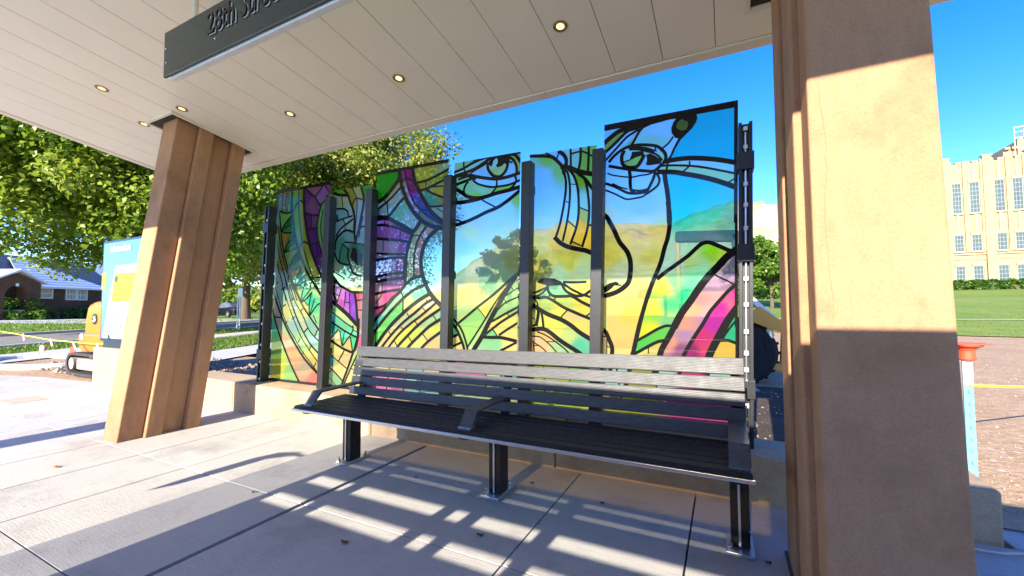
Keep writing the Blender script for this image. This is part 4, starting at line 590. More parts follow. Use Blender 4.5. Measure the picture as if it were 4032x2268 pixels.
    for j in range(nz):
        for i in range(nx):
            if lab[j, i] != 0: continue
            nl += 1; stack = [(j, i)]; lab[j, i] = nl; cnt = 0; cells = []
            while stack:
                a, b = stack.pop(); cells.append((a, b))
                if a > 0 and lab[a - 1, b] == 0: lab[a - 1, b] = nl; stack.append((a - 1, b))
                if a < nz - 1 and lab[a + 1, b] == 0: lab[a + 1, b] = nl; stack.append((a + 1, b))
                if b > 0 and lab[a, b - 1] == 0: lab[a, b - 1] = nl; stack.append((a, b - 1))
                if b < nx - 1 and lab[a, b + 1] == 0: lab[a, b + 1] = nl; stack.append((a, b + 1))
            if len(cells) < 10:
                for a, b in cells: lab[a, b] = -1
    lab[lab <= 0] = 0
    for it in range(40):                       # let the panes run on under the linework
        e = (lab == 0) & inside
        if not e.any(): break
        new = lab.copy()
        for sh in ((0, 1), (0, -1), (1, 0), (-1, 0)):
            r = np.roll(lab, sh, (0, 1)); mk = e & (new == 0) & (r > 0); new[mk] = r[mk]
        lab = new
    old = lab; lab = np.zeros_like(old); n2 = 0; back = {}
    for j in range(nz):
        for i in range(nx):
            if old[j, i] == 0 or lab[j, i]: continue
            n2 += 1; k0 = old[j, i]; back[n2] = k0; stack = [(j, i)]; lab[j, i] = n2
            while stack:
                a, b = stack.pop()
                for c_, d_ in ((a - 1, b), (a + 1, b), (a, b - 1), (a, b + 1)):
                    if 0 <= c_ < nz and 0 <= d_ < nx and lab[c_, d_] == 0 and old[c_, d_] == k0: lab[c_, d_] = n2; stack.append((c_, d_))
    seeds = np.array([list(map(float, s.split(','))) for s in A['s'].split()])
    sl = []
    for sx, sz in seeds[:, :2]:
        i, j = int((sx - x0) / CELL), int((sz - z0) / CELL); sl.append(old[j, i] if 0 <= i < nx and 0 <= j < nz else 0)
    sl = np.array(sl); scol = np.array([lin(c) for c in seeds[:, 2:]])
    topz = lambda x: q[3][1] + (q[2][1] - q[3][1]) * (x - q[3][0]) / (q[2][0] - q[3][0])
    for k in np.unique(lab):
        if k == 0: continue
        jj, ii = np.where(lab == k)
        cid = np.stack([jj * (nx + 1) + ii, jj * (nx + 1) + ii + 1, (jj + 1) * (nx + 1) + ii + 1, (jj + 1) * (nx + 1) + ii], 1)
        u, inv = np.unique(cid, return_inverse=True); inv = inv.reshape(-1, 4)
        vx, vz = x0 + (u % (nx + 1)) * CELL, z0 + (u // (nx + 1)) * CELL
        kk = np.clip((vz - .44) / (q[3][1] - .44), 0, 1)
        vx = np.clip(vx, q[0][0] + (q[3][0] - q[0][0]) * kk, q[1][0] + (q[2][0] - q[1][0]) * kk); vz = np.minimum(vz, topz(vx))
        own = np.where(sl == back[k])[0]
        if len(own) == 0:
            d = np.hypot(seeds[:, 0] - vx.mean(), seeds[:, 1] - vz.mean()); own = np.argsort(d)[:1]
        d = np.hypot(vx[:, None] - seeds[own, 0], vz[:, None] - seeds[own, 1]) + .02; wt = d ** -4.5; wt /= wt.sum(1, keepdims=True)
        c = wt @ scol[own]
        me = mesh_of('pane', np.stack([vx, np.full(vx.shape, YG), vz], 1), inv.tolist(), BASE[t.name])
        at = me.color_attributes.new('Col', 'FLOAT_COLOR', 'POINT'); at.data.foreach_set('color', np.concatenate([c, np.ones((len(c), 1))], 1).astype(np.float32).ravel())
        link('pane', me, MAT['art'], t)
    for pts, c in A['o']:
        me = mesh_of('pane', [(x, YG - .0075, z) for x, z in pts], [tuple(range(len(pts)))], BASE[t.name])
        at = me.color_attributes.new('Col', 'FLOAT_COLOR', 'POINT'); at.data.foreach_set('color', [v for _ in pts for v in (*lin(c), 1)])
        link('pane', me, MAT['art'], t)
    part('base_channel', MB().box(q[0][0], YG - .03, .40, q[1][0], YG + .04, .463), MAT['black'], t, bevel=.003)

# posts
PG = 'black steel posts between the art glass panels'
for lab_, xb, xt in (('black steel post right of the leftmost art glass panel', -5.134, -5.023), ('black steel post between the ear panel and the magenta panel', -4.305, -4.232), ('black steel post left of the first eye panel', -3.035, -2.968),
                     ('black steel post between the first eye panel and the hair lock panel', -2.003, -1.936), ('black steel post left of the tallest art glass panel', -1.225, -1.148)):
    t = thing('steel_post', lab_, 'post', (xb + .055, 4.14, .38), PG); zt = 3.125; w = .112
    xt2 = xb + (xt - xb) * (zt - .38) / (3.12 - .42)
    part('post_shaft', MB().hexa([(xb, 4.08, .375), (xb + w, 4.08, .375), (xb + w, 4.20, .375), (xb, 4.20, .375)], [(xt2, 4.08, zt), (xt2 + w, 4.08, zt), (xt2 + w, 4.20, zt), (xt2, 4.20, zt)]), MAT['post'], t, bevel=.005)
    part('post_cap', MB().box(xt2 + .004, 4.083, zt + .0, xt2 + w - .004, 4.197, zt + .008), MAT['black'], t)
    for z in (.9, 1.9, 2.8):
        xx = xb + (xt2 - xb) * (z - .38) / (zt - .38)
        part('glass_clamp', MB().box(xx + .01, 4.201, z, xx + w - .01, 4.242, z + .09), MAT['black'], t, bevel=.003)
def end_post(label, xb, xt, yb_, yd, clips, side):
    t = thing('channel_post', label, 'post', (xb, yb_ + .1, .38), 'open channel posts at the ends of the glass row'); zt = 3.13
    sx = lambda z: (xt - xb) * (z - .38) / (zt - .38)
    def colx(x0, x1, y0, y1, name, m, z0=.36, z1=zt):
        return part(name, MB().hexa([(xb + x0 + sx(z0), y0, z0), (xb + x1 + sx(z0), y0, z0), (xb + x1 + sx(z0), y1, z0), (xb + x0 + sx(z0), y1, z0)], [(xb + x0 + sx(z1), y0, z1), (xb + x1 + sx(z1), y0, z1), (xb + x1 + sx(z1), y1, z1), (xb + x0 + sx(z1), y1, z1)]), m, t, bevel=.002)
    colx(0, .105, yb_ + .05, yb_ + yd, 'channel_back', MAT['post'])
    colx(0, .026, yb_, yb_ + .05, 'channel_flange', MAT['post']); colx(.079, .105, yb_, yb_ + .05, 'channel_flange', MAT['post'])
    colx(.046, .060, yb_ + .02, yb_ + .034, 'light_rod', MAT['alu'], .40, 3.05)
    for z in clips: colx(.036, .070, yb_ + .008, yb_ + .04, 'rod_clip', MAT['white'], z, z + .035)
    for z in (.78, 1.93, 2.72): colx(-.012, .117, yb_ - .012, yb_ + yd + .01, 'clamp_band', MAT['post'], z, z + .15)
    return t
end_post('open channel post with clips at the right end of the glass panels', .085, .148, 4.06, .13, [.5, .70, 1.0, 1.14, 1.32, 1.55, 1.77, 2.2, 2.4, 2.58, 2.9, 3.06], 1)
end_post('open channel post with clips at the left end of the glass panels', -6.455, -6.335, 4.06, .13, [.46, .72, .98, 1.3, 1.55, 1.85, 2.2, 2.5, 2.9], -1)

# ------------------------------------------------------------------ unseen screen added behind the viewer: shades the bench, slots cast the light patches
ps = thing('shadow_screen', 'unseen slotted screen added behind the viewer to shape the sunlight', 'screen', (-1.2, -2.6, 0))
YP = -2.6; xo = -.285
xb_ = [-3.47, -3.38, -2.97, -2.84, -2.0, -1.88, -1.77, -1.65, -1.19, -1.06, 0.02, .10]
def pbox(x0, x1, z0, z1, name, m): part(name, MB().box(x0 + xo, YP, z0, x1 + xo, YP + .03, z1), m, ps)
SC = plain('screen_tan', (.60, .46, .33), .7)  # pale tan so the added screen bounces warm light
pbox(-3.47, 1.25, 0, 2.185, 'lower_panel', SC)
pbox(-3.47, .10, 2.272, 2.372, 'rail', SC); pbox(-3.47, .10, 2.452, 2.578, 'rail', SC); pbox(-3.47, .10, 2.597, 2.668, 'rail', SC); pbox(-3.47, .10, 2.686, 2.73, 'rail', SC)
for a, b in ((-3.47, -3.38), (-2.97, -2.84), (-2.0, -1.88), (-1.77, -1.65), (-1.19, -1.06), (.02, .10)):
    part('mullion', MB().box(a + xo, YP - .012, 2.18, b + xo, YP - .002, 2.69), SC, ps)
T1 = tint('tint_amber', (.10, .065, .02)); T3 = tint('tint_smoke', (.46, .46, .48))  # panes of the added screen, only to tint and dim the sun
part('tinted_pane', MB().quad((-3.47 + xo, YP + .015, 2.73), (.20 + xo, YP + .015, 2.73), (.20 + xo, YP + .015, 3.0), (-3.47 + xo, YP + .015, 3.0)), T1, ps)
pbox(-3.47, .12, 3.0, 3.595, 'head_panel', SC); pbox(.12, 1.25, 3.0, 3.70, 'head_panel', SC); pbox(.20, 1.25, 2.732, 2.998, 'head_panel', SC)
pbox(.10, 1.25, 2.185, 2.73, 'lower_panel', SC)
part('tinted_pane', MB().quad((-4.02 + xo, YP + .015, 0), (-3.471 + xo, YP + .015, 0), (-3.471 + xo, YP + .015, 3.69), (-4.02 + xo, YP + .015, 3.69)), T3, ps)
pbox(1.25, 3.0, 0, 3.34, 'side_panel', SC)
bl = [(-4.42, 1.92), (-4.44, 2.05), (-4.42, 2.3), (-4.35, 2.40), (-4.15, 2.45), (-4.13, 2.40), (-4.27, 2.33), (-4.30, 2.15), (-4.34, 2.0)]
part('shadow_blade', MB().prism([(x + xo, z * 1.065) for x, z in bl], YP, YP + .02, 'xz'), SC, ps)  # added out of view, shaped to cast the curved shadow on the paving
part('shadow_blade_arm', MB().box(-4.15 + xo, YP, 2.56, -4.02 + xo, YP + .02, 2.59), SC, ps)
solo('shadow_pylon', MB().box(-7.98, -2.9, 0, -7.53, -2.6, 2.6), MAT['slate'], 'unseen tall dark box added behind the viewer to cast a shadow stripe', 'pylon', (-7.75, -2.75, 0), bevel=.01)  # added out of view to throw the dark stripe at far left
# ------------------------------------------------------------------ foliage
def leaf_mat(name, a, b, c, trans=.45):
    N = NT(name); at = N.n('ShaderNodeAttribute'); at.attribute_name = 'rnd'
    col = ramp(N, at.outputs['Fac'], [(0, a), (.55, b), (1, c)])
    df = N.n('ShaderNodeBsdfDiffuse'); tl = N.n('ShaderNodeBsdfTranslucent'); N.l(col, df.inputs[0]); N.l(col, tl.inputs[0])
    gl = N.n('ShaderNodeBsdfGlossy'); gl.inputs['Roughness'].default_value = .4; gl.inputs[0].default_value = (1, 1, 1, 1)
    m1 = N.n('ShaderNodeMixShader'); m1.inputs[0].default_value = trans; N.l(df.outputs[0], m1.inputs[1]); N.l(tl.outputs[0], m1.inputs[2])
    m2 = N.n('ShaderNodeMixShader'); m2.inputs[0].default_value = .018; N.l(m1.outputs[0], m2.inputs[1]); N.l(gl.outputs[0], m2.inputs[2])
    N.surf(m2.outputs[0]); return N.m
LF = leaf_mat('maple_leaf', (.09, .165, .012), (.24, .33, .026), (.46, .46, .07))
LF2 = leaf_mat('street_tree_leaf', (.08, .145, .014), (.24, .30, .034), (.48, .44, .11))
LF3 = leaf_mat('young_tree_leaf', (.06, .14, .015), (.12, .22, .02), (.22, .32, .03))
LFH = leaf_mat('hedge_leaf', (.03, .075, .01), (.06, .13, .012), (.11, .19, .02), .3)
LFY = leaf_mat('dry_shrub_leaf', (.12, .14, .03), (.22, .22, .05), (.42, .38, .14), .4)
BARK = plain('bark', (.13, .095, .065), .95, 0, .1, .4, 14, .6)
def leaf_cloud(name, centres, rad, n, size, m, parent, flat=.75, jit=.5):
    cs = np.array(centres); k = rng.integers(0, len(cs), n); r = np.array(rad)[k]
    d = rng.normal(0, 1, (n, 3)); d /= np.linalg.norm(d, axis=1, keepdims=True); d *= (rng.random(n) ** .45 * r)[:, None]; d[:, 2] *= flat
    p = cs[k] + d
    nrm = rng.normal(0, 1, (n, 3)); nrm[:, 2] = np.abs(nrm[:, 2]) + .15; nrm += d / r[:, None] * .9 + np.array((0, -.25, 0)); nrm /= np.linalg.norm(nrm, axis=1, keepdims=True)
    a = rng.normal(0, 1, (n, 3)); t = np.cross(nrm, a); t /= np.linalg.norm(t, axis=1, keepdims=True); b = np.cross(nrm, t)
    s = size * (1 + jit * (rng.random(n) - .5))[:, None]
    v = np.empty((n, 4, 3)); v[:, 0] = p - t * s * .55; v[:, 1] = p + b * s * .36 + nrm * s * .10; v[:, 2] = p + t * s * .6 - nrm * s * .08; v[:, 3] = p - b * s * .36 + nrm * s * .10
    base = np.array(BASE[parent.name]) if parent is not None else np.zeros(3)
    me = bpy.data.meshes.new(name); me.vertices.add(n * 4); me.loops.add(n * 4); me.polygons.add(n)
    me.vertices.foreach_set('co', ((v.reshape(-1, 3) - base) * S).astype(np.float32).ravel())
    me.loops.foreach_set('vertex_index', np.arange(n * 4, dtype=np.int32)); me.polygons.foreach_set('loop_start', np.arange(0, n * 4, 4, dtype=np.int32))
    me.update(calc_edges=True)
    clump = rng.random(len(cs))[k] * .5 + rng.random(n) * .5
    at = me.attributes.new('rnd', 'FLOAT', 'FACE'); at.data.foreach_set('value', clump.astype(np.float32))
    return link(name, me, m, parent)
def tree(label, base, ctr, rx, ry, rz, nclump, nleaf, size, m, trunk_r, group=None, cr=(.14, .26), name='shade_tree', holes=0, limbs=26, shell=.55):
    t = thing(name, label, 'tree', base, group)
    cs = []; rr = []
    while len(cs) < nclump:
        v = rng.normal(0, 1, 3); v /= np.linalg.norm(v); k = shell + (1 - shell) * rng.random() ** .6 if rng.random() < .8 else rng.random() * shell
        if v[2] < -.80: continue
        wob = 1 + .16 * math.sin(3 * math.atan2(v[1], v[0]) + base[0]) + .1 * math.sin(5 * v[2] + base[1])
        c = (ctr[0] + v[0] * rx * k * wob, ctr[1] + v[1] * ry * k * wob, ctr[2] + v[2] * rz * k * wob); cs.append(c); rr.append(random.uniform(*cr) * (rx + rz) / 2)
    leaf_cloud('crown', cs, rr, nleaf, size, m, t)
    mb = MB(); fork = Vector((base[0], base[1], ctr[2] - rz * .55)); b = Vector(base)
    mb.tube([b - Vector((0, 0, .2)), b + (fork - b) * .3 + Vector((.05, 0, 0)) * trunk_r, b + (fork - b) * .7, fork], [trunk_r * 1.35, trunk_r * 1.05, trunk_r * .9, trunk_r * .75], 10, False)
    part('trunk', mb, BARK, t, smooth=True)
    mb = MB()
    for i in range(min(limbs, nclump)):
        c = Vector(cs[i]); st_ = b + (fork - b) * random.uniform(.75, 1.0); mid = st_ + (c - st_) * .5 + Vector((random.uniform(-.1, .1) * rx, random.uniform(-.1, .1) * ry, .12 * rz))
        mb.tube([st_, mid, c], [trunk_r * .42, trunk_r * .22, trunk_r * .05], 6, False)
    part('limb', mb, BARK, t, smooth=True)
    return t
TG = 'street trees beyond the platform'
# big maple on the left, its low boughs hanging over the brick house
tree('big leafy maple filling the left edge above the brick house', (-31.0, 12.0, .1), (-32.5, 10.5, 10.0), 10.5, 9.0, 7.4, 400, 125000, .25, LF, .55, TG, (.13, .24), shell=.5)
leaf_bough = None
tree('tall dense tree between the left column and the glass panels', (-38.5, 26.5, .25), (-35.5, 28.0, 12.6), 13.5, 11.5, 11.6, 400, 110000, .30, LF2, .60, TG, (.12, .22), shell=.45)
tree('dark shade tree in front of the far gabled house', (-50, 30, .3), (-50, 30.5, 9.6), 9, 9, 6.6, 130, 12000, .6, LF2, .45, TG, (.14, .26))
tree('sunlit tree rising over the first eye panel, seen through the glass', (-24.0, 47, .9), (-24.0, 47, 6.2), 3.6, 3.6, 4.0, 70, 6000, .42, LF2, .35, TG, (.15, .28))
tree('yellow-green tree seen through the hair lock panel', (-22.9, 52, 1.1), (-22.9, 52, 5.0), 2.4, 2.4, 3.2, 50, 4500, .36, LF3, .3, TG, (.16, .3))
tree('small round young tree on the lawn right of the glass panels', (4.35, 50.4, 1.15), (4.35, 50.4, 5.7), 2.7, 2.7, 3.3, 90, 11000, .30, LF3, .17, TG, (.16, .28), name='young_tree', shell=.35)
tree('pale young tree just behind the small round tree', (3.1, 60, 1.7), (2.5, 60, 6.0), 2.8, 2.8, 3.6, 60, 5000, .40, LF3, .16, TG, (.16, .28), name='young_tree', shell=.35)
# distant wood along the skyline
cs = []; rr = []
for i in range(150):
    a = random.uniform(-1.35, -.62); d = random.uniform(95, 150); x, y = d * math.sin(a) * 1.3, d * math.cos(a) * .9 + 10
    cs.append((x, y, gz(x, y) + random.uniform(1.5, 6.5))); rr.append(random.uniform(2, 4.5))
o = leaf_cloud('far_trees', cs, rr, 16000, 1.3, LF2, None); o['kind'] = 'stuff'
cs = []; rr = []
for i in range(46):
    x = random.uniform(-14, 10); y = random.uniform(74, 82); cs.append((x, y, gz(x, y) + random.uniform(.4, 1.4))); rr.append(random.uniform(.8, 1.5))
o = leaf_cloud('far_shrubs', cs, rr, 7000, .6, LF3, None); o['kind'] = 'stuff'
# hedge in front of the school
hg = thing('hedge', 'clipped dark green hedge along the front of the school', 'hedge', (50, 112, 4.5))
cs = [(38 + 24 * i / 120, 112 + random.uniform(-.9, .9), 5.4 + random.uniform(-.6, .75)) for i in range(240)]
cs = [(38 + 24 * random.random(), 112 + random.uniform(-.9, .9), 5.4 + random.uniform(-.55, .75)) for i in range(420)]
leaf_cloud('foliage', cs, [.62] * len(cs), 26000, .42, LFH, hg)
part('twigs', MB().box(38, 111.7, 4.4, 62, 112.3, 5.4), BARK, hg)
# grass tufts on the nearer lawns
def tufts(name, n, fn, h, m):
    xy = np.array([fn() for _ in range(n)]); z = np.array([gz(x, y) for x, y in xy]); a = rng.random(n) * 6.283; w = .02 * (1 + rng.random(n)); hh = h * (.5 + rng.random(n))
    v = np.empty((n, 3, 3)); v[:, 0] = np.stack([xy[:, 0] - np.cos(a) * w, xy[:, 1] - np.sin(a) * w, z - .02], 1); v[:, 1] = np.stack([xy[:, 0] + np.cos(a) * w, xy[:, 1] + np.sin(a) * w, z - .02], 1)
    v[:, 2] = np.stack([xy[:, 0] + rng.normal(0, .05, n), xy[:, 1] + rng.normal(0, .05, n), z + hh], 1)
    me = bpy.data.meshes.new(name); me.vertices.add(n * 3); me.loops.add(n * 3); me.polygons.add(n)
    me.vertices.foreach_set('co', (v.reshape(-1, 3) * S).astype(np.float32).ravel()); me.loops.foreach_set('vertex_index', np.arange(n * 3, dtype=np.int32)); me.polygons.foreach_set('loop_start', np.arange(0, n * 3, 3, dtype=np.int32)); me.update(calc_edges=True)
    at = me.attributes.new('rnd', 'FLOAT', 'FACE'); at.data.foreach_set('value', rng.random(n).astype(np.float32))
    o = link(name, me, m); o['kind'] = 'stuff'
GR = leaf_mat('grass_blade', (.07, .14, .012), (.13, .22, .02), (.26, .29, .07), .4)
tufts('grass', 26000, lambda: st(random.uniform(15.6, 34), random.uniform(11.2, 15)), .10, GR)
tufts('grass', 9000, lambda: st(random.uniform(2, 40), random.uniform(17.5, 20.3)), .09, GR)
tufts('grass', 16000, lambda: (lambda y: (y * random.uniform(.02, .5), y))(random.uniform(28.5, 48)), .09, GR)
tufts('grass', 14000, lambda: st(random.uniform(10, 55), random.uniform(29, 50)), .11, GR)

# ------------------------------------------------------------------ house on the left (brick bungalow)
def brick_mat(name, a, b, mortar, sc):
    N = NT(name); co = coords(N, 'Generated'); br = N.n('ShaderNodeTexBrick'); N.l(coords(N, 'Object'), br.inputs['Vector'])
    mp = N.n('ShaderNodeMapping'); mp.inputs['Rotation'].default_value = (math.radians(90), 0, 0); N.l(coords(N, 'Object'), mp.inputs['Vector']); N.l(mp.outputs[0], br.inputs['Vector'])
    br.inputs['Color1'].default_value = (*a, 1); br.inputs['Color2'].default_value = (*b, 1); br.inputs['Mortar'].default_value = (*mortar, 1); br.inputs['Scale'].default_value = sc; br.inputs['Mortar Size'].default_value = .012
    c = mixc(N, .4, br.outputs['Color'], ramp(N, noise(N, coords(N), 2.2, 6, .7), [(.3, tuple(v * .6 for v in a)), (.7, tuple(min(1, v * 1.3) for v in b))]))
    N.surf(principled(N, c, .9, 0, .2)); return N.m
BRK = brick_mat('brown_brick', (.095, .05, .03), (.15, .08, .048), (.13, .10, .08), 3.2)
YBRK = brick_mat('yellow_brick', (.37, .27, .14), (.44, .325, .175), (.35, .265, .155), 2.2)
MAT['metalroof'] = plain('white_metal_roof', (.74, .77, .82), .4, 0, .5, .05)
MAT['shingle'] = plain('tan_shingle', (.36, .27, .22), .9, 0, .2, .2, 5, .4)
MAT['glassdark'] = plain('window_glass', (.10, .11, .11), .08, 0, .6, .3, 2)
MAT['curtain'] = plain('curtained_glass', (.42, .41, .36), .25, 0, .5, .25, 3)
def q3(s, t, z): x, y = st(s, t); return (x, y, z)
def sbox(mb, s0, s1, t0, t1, z0, z1): return mb.hexa([q3(s0, t0, z0), q3(s1, t0, z0), q3(s1, t1, z0), q3(s0, t1, z0)], [q3(s0, t0, z1), q3(s1, t0, z1), q3(s1, t1, z1), q3(s0, t1, z1)])
TH = 60.0; hz = .37
hs_ = thing('brick_house', 'brown brick bungalow with pale metal roof behind the maple', 'house', q3(50, 63, hz))
part('wall', sbox(MB(), 48.2, 60.5, TH, TH + 9, hz - .2, 4.36), BRK, hs_)
# porch with arched opening
mb = MB()
part('porch_wall', sbox(MB(), 47.7, 48.9, TH - 1.6, TH, hz - .2, 4.6), BRK, hs_)
arch = [(47.7, hz), (47.7, 4.7), (44.3, 4.7), (44.3, hz), (45.35, hz), (45.35, 2.9)] + [(46.5 - 1.15 * math.cos(a), 2.9 + 1.45 * math.sin(a)) for a in [math.pi * i / 10 for i in range(1, 10)]] + [(47.65, 2.9), (47.65, hz)]
mb.v = [q3(s, TH - 1.6, z) for s, z in arch] + [q3(s, TH - 1.2, z) for s, z in arch]; n = len(arch); mb.f = [tuple(range(n)), tuple(reversed(range(n, 2 * n)))] + [(i, n + i, n + (i + 1) % n, (i + 1) % n) for i in range(n)]
part('porch_front', mb, BRK, hs_)
gab = [(44.0, 4.66), (48.9, 4.66), (46.6, 5.75)]
mb = MB(); mb.v = [q3(s, TH - 1.62, z) for s, z in gab] + [q3(s, TH - 1.2, z) for s, z in gab]; mb.f = [(0, 1, 2), (5, 4, 3), (0, 3, 4, 1), (1, 4, 5, 2), (2, 5, 3, 0)]
part('porch_gable', mb, BRK, hs_)
for a, b in (((43.6, 4.55), (46.6, 6.05)), ((49.3, 4.6), (46.6, 6.05))):
    mb = MB(); mb.hexa([q3(a[0], TH - 2.0, a[1]), q3(b[0], TH - 2.0, b[1]), q3(b[0], TH + 4, b[1]), q3(a[0], TH + 4, a[1])], [q3(a[0], TH - 2.0, a[1] + .22), q3(b[0], TH - 2.0, b[1] + .22), q3(b[0], TH + 4, b[1] + .22), q3(a[0], TH + 4, a[1] + .22)])
    part('porch_roof', mb, MAT['metalroof'], hs_)
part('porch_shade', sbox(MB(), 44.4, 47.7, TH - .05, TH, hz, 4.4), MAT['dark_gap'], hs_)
part('porch_rail', sbox(MB(), 45.4, 47.6, TH - 1.35, TH - 1.28, 1.45, 1.55), MAT['white'], hs_)
for i in range(9): part('baluster', sbox(MB(), 45.5 + i * .25, 45.56 + i * .25, TH - 1.34, TH - 1.29, hz, 1.45), MAT['white'], hs_)
part('keystone', sbox(MB(), 46.35, 46.65, TH - 1.64, TH - 1.605, 4.25, 4.6), MAT['white'], hs_)
# hip roof laid in ribbed courses
def course(s0a, s1a, s0b, s1b, ta, tb, za, zb): 
    return MB().hexa([q3(s0a, ta, za), q3(s1a, ta, za), q3(s1b, tb, zb), q3(s0b, tb, zb)], [q3(s0a, ta, za + .10), q3(s1a, ta, za + .10), q3(s1b, tb, zb + .06), q3(s0b, tb, zb + .06)])
nC = 11
for i in range(nC):
    a, b = i / nC, (i + 1) / nC
    part('roof_course', course(48.0 + 2.4 * a, 58.4 - 6.6 * a, 48.0 + 2.4 * b, 58.4 - 6.6 * b, TH - .6 + 5.2 * a, TH - .6 + 5.2 * b, 4.34 + 3.7 * a, 4.34 + 3.7 * b), MAT['metalroof'], hs_)
mb = MB(); mb.hexa([q3(40, TH + 1.5, 4.5), q3(62, TH + 1.5, 4.5), q3(62, TH + 10, 4.5), q3(40, TH + 10, 4.5)], [q3(43, TH + 5.4, 8.5), q3(60, TH + 5.4, 8.5), q3(60, TH + 6, 8.5), q3(43, TH + 6, 8.5)])
part('main_roof', mb, MAT['shingle'], hs_)
part('fascia', sbox(MB(), 48.0, 60.8, TH - .66, TH - .58, 4.2, 4.42), MAT['white'], hs_)
def house_win(s0, s1, z0, z1, t, split):
    w = part('window', sbox(MB(), s0 + .12, s1 - .12, t - .05, t + .02, z0 + .12, z1 - .1), MAT['curtain'], hs_)
    for a in ((s0, s0 + .14, z0, z1), (s1 - .14, s1, z0, z1), (s0 + .14, s1 - .14, z0, z0 + .13), (s0 + .14, s1 - .14, z1 - .12, z1)): part('frame', sbox(MB(), a[0], a[1], t - .14, t + .02, a[2], a[3]), MAT['white'], w)
    part('sash_bar', sbox(MB(), s0 + .14, s1 - .14, t - .1, t - .051, (z0 + z1) / 2 - .03, (z0 + z1) / 2 + .04), MAT['white'], w)
    if split:
        for f_ in split: part('sash_bar', sbox(MB(), s0 + (s1 - s0) * f_ - .03, s0 + (s1 - s0) * f_ + .03, t - .11, t - .102, z0 + .13, z1 - .12), MAT['white'], w)
house_win(49.96, 51.5, 2.94, 4.25, TH, None)
house_win(52.97, 54.3, 2.8, 4.25, TH, [.35, .68]); house_win(54.35, 55.7, 2.8, 4.25, TH, [.35, .68])
def shrub(label, s, t, z, r, n, m, h=1.0, name='shrub', size=.28, grp='planting in front of the brick house'):
    x, y = st(s, t); b = thing(name, label, 'shrub', (x, y, gz(x, y)), grp)
    cs = [(x + random.uniform(-1, 1) * r, y + random.uniform(-1, 1) * r, gz(x, y) + random.uniform(.15, 1) * h) for _ in range(14)]
    leaf_cloud('foliage', cs, [.45 * r] * 14, n, size, m, b)
    mb = MB()
    for c in cs[:6]: mb.tube([(x, y, gz(x, y) - .1), c], [.03, .012], 5, False)
    part('stem', mb, BARK, b)
shrub('round green bush under the single window of the brick house', 52.3, TH - 1.6, hz, .9, 900, LF3, 1.2)
shrub('dry yellowish shrub left of the round green bush', 50.6, TH - 1.7, hz, 1.0, 700, LFY, .9)
shrub('dry flower clump beside the brick porch', 49.2, TH - 1.8, hz, .7, 500, LFY, 1.4)
shrub('loose yellow shrub under the double window of the brick house', 54.6, TH - 1.6, hz, 1.1, 900, LFY, 1.3)
shrub('tall dry grass clump at the right end of the brick house', 56.6, TH - 1.6, hz, 1.0, 800, LFY, 1.7)
shrub('low dark shrub at the foot of the porch steps', 46.4, TH - 3.0, hz, 1.3, 800, LFH, .9)

# far gabled house behind the dark shade tree
gb = thing('gabled_house', 'dark gabled house with blue roof behind the parked car', 'house', q3(66, 58, .4))
part('wall', sbox(MB(), 60.5, 72, 60, 70, 0, 4.4), BRK, gb)
g2 = [(60.3, 4.4), (72.2, 4.4), (66.2, 9.0)]
mb = MB(); mb.v = [q3(s, 60, z) for s, z in g2] + [q3(s, 70, z) for s, z in g2]; mb.f = [(0, 1, 2), (5, 4, 3), (0, 3, 4, 1), (1, 4, 5, 2), (2, 5, 3, 0)]; part('gable', mb, BRK, gb)
BLR = plain('blue_roof', (.10, .15, .20), .6, 0, .4)
for a, b in (((59.4, 3.9), (66.2, 9.2)), ((73.0, 3.9), (66.2, 9.2))):
    mb = MB(); mb.hexa([q3(a[0], 59.2, a[1]), q3(b[0], 59.2, b[1]), q3(b[0], 70.5, b[1]), q3(a[0], 70.5, a[1])], [q3(a[0], 59.2, a[1] + .3), q3(b[0], 59.2, b[1] + .3), q3(b[0], 70.5, b[1] + .3), q3(a[0], 70.5, a[1] + .3)]); part('roof', mb, BLR, gb)
part('porch_roof', MB().hexa([q3(61, 56, 3.4), q3(71, 56, 3.4), q3(71, 60, 4.3), q3(61, 60, 4.3)], [q3(61, 56, 3.6), q3(71, 56, 3.6), q3(71, 60, 4.5), q3(61, 60, 4.5)]), BLR, gb)
for s in (61.3, 65.8, 70.6): part('porch_post', sbox(MB(), s, s + .3, 56.2, 56.5, 0, 3.4), MAT['white'], gb)
for s in (62.5, 67.5): 
    w = part('window', sbox(MB(), s, s + 1.6, 59.9, 60.02, 1.6, 3.4), MAT['glassdark'], gb); part('frame', sbox(MB(), s - .12, s, 59.85, 60.02, 1.5, 3.5), MAT['white'], w); part('frame', sbox(MB(), s + 1.6, s + 1.72, 59.85, 60.02, 1.5, 3.5), MAT['white'], w)
shrub('bright climbing bush beside the parked car', 47.5, 59, .4, 2.0, 1600, LF3, 2.6, grp='planting by the driveway')
shrub('leafy green bush in front of the gabled house porch', 57.5, 55, .4, 1.4, 1100, LF2, 2.4, grp='planting by the driveway')

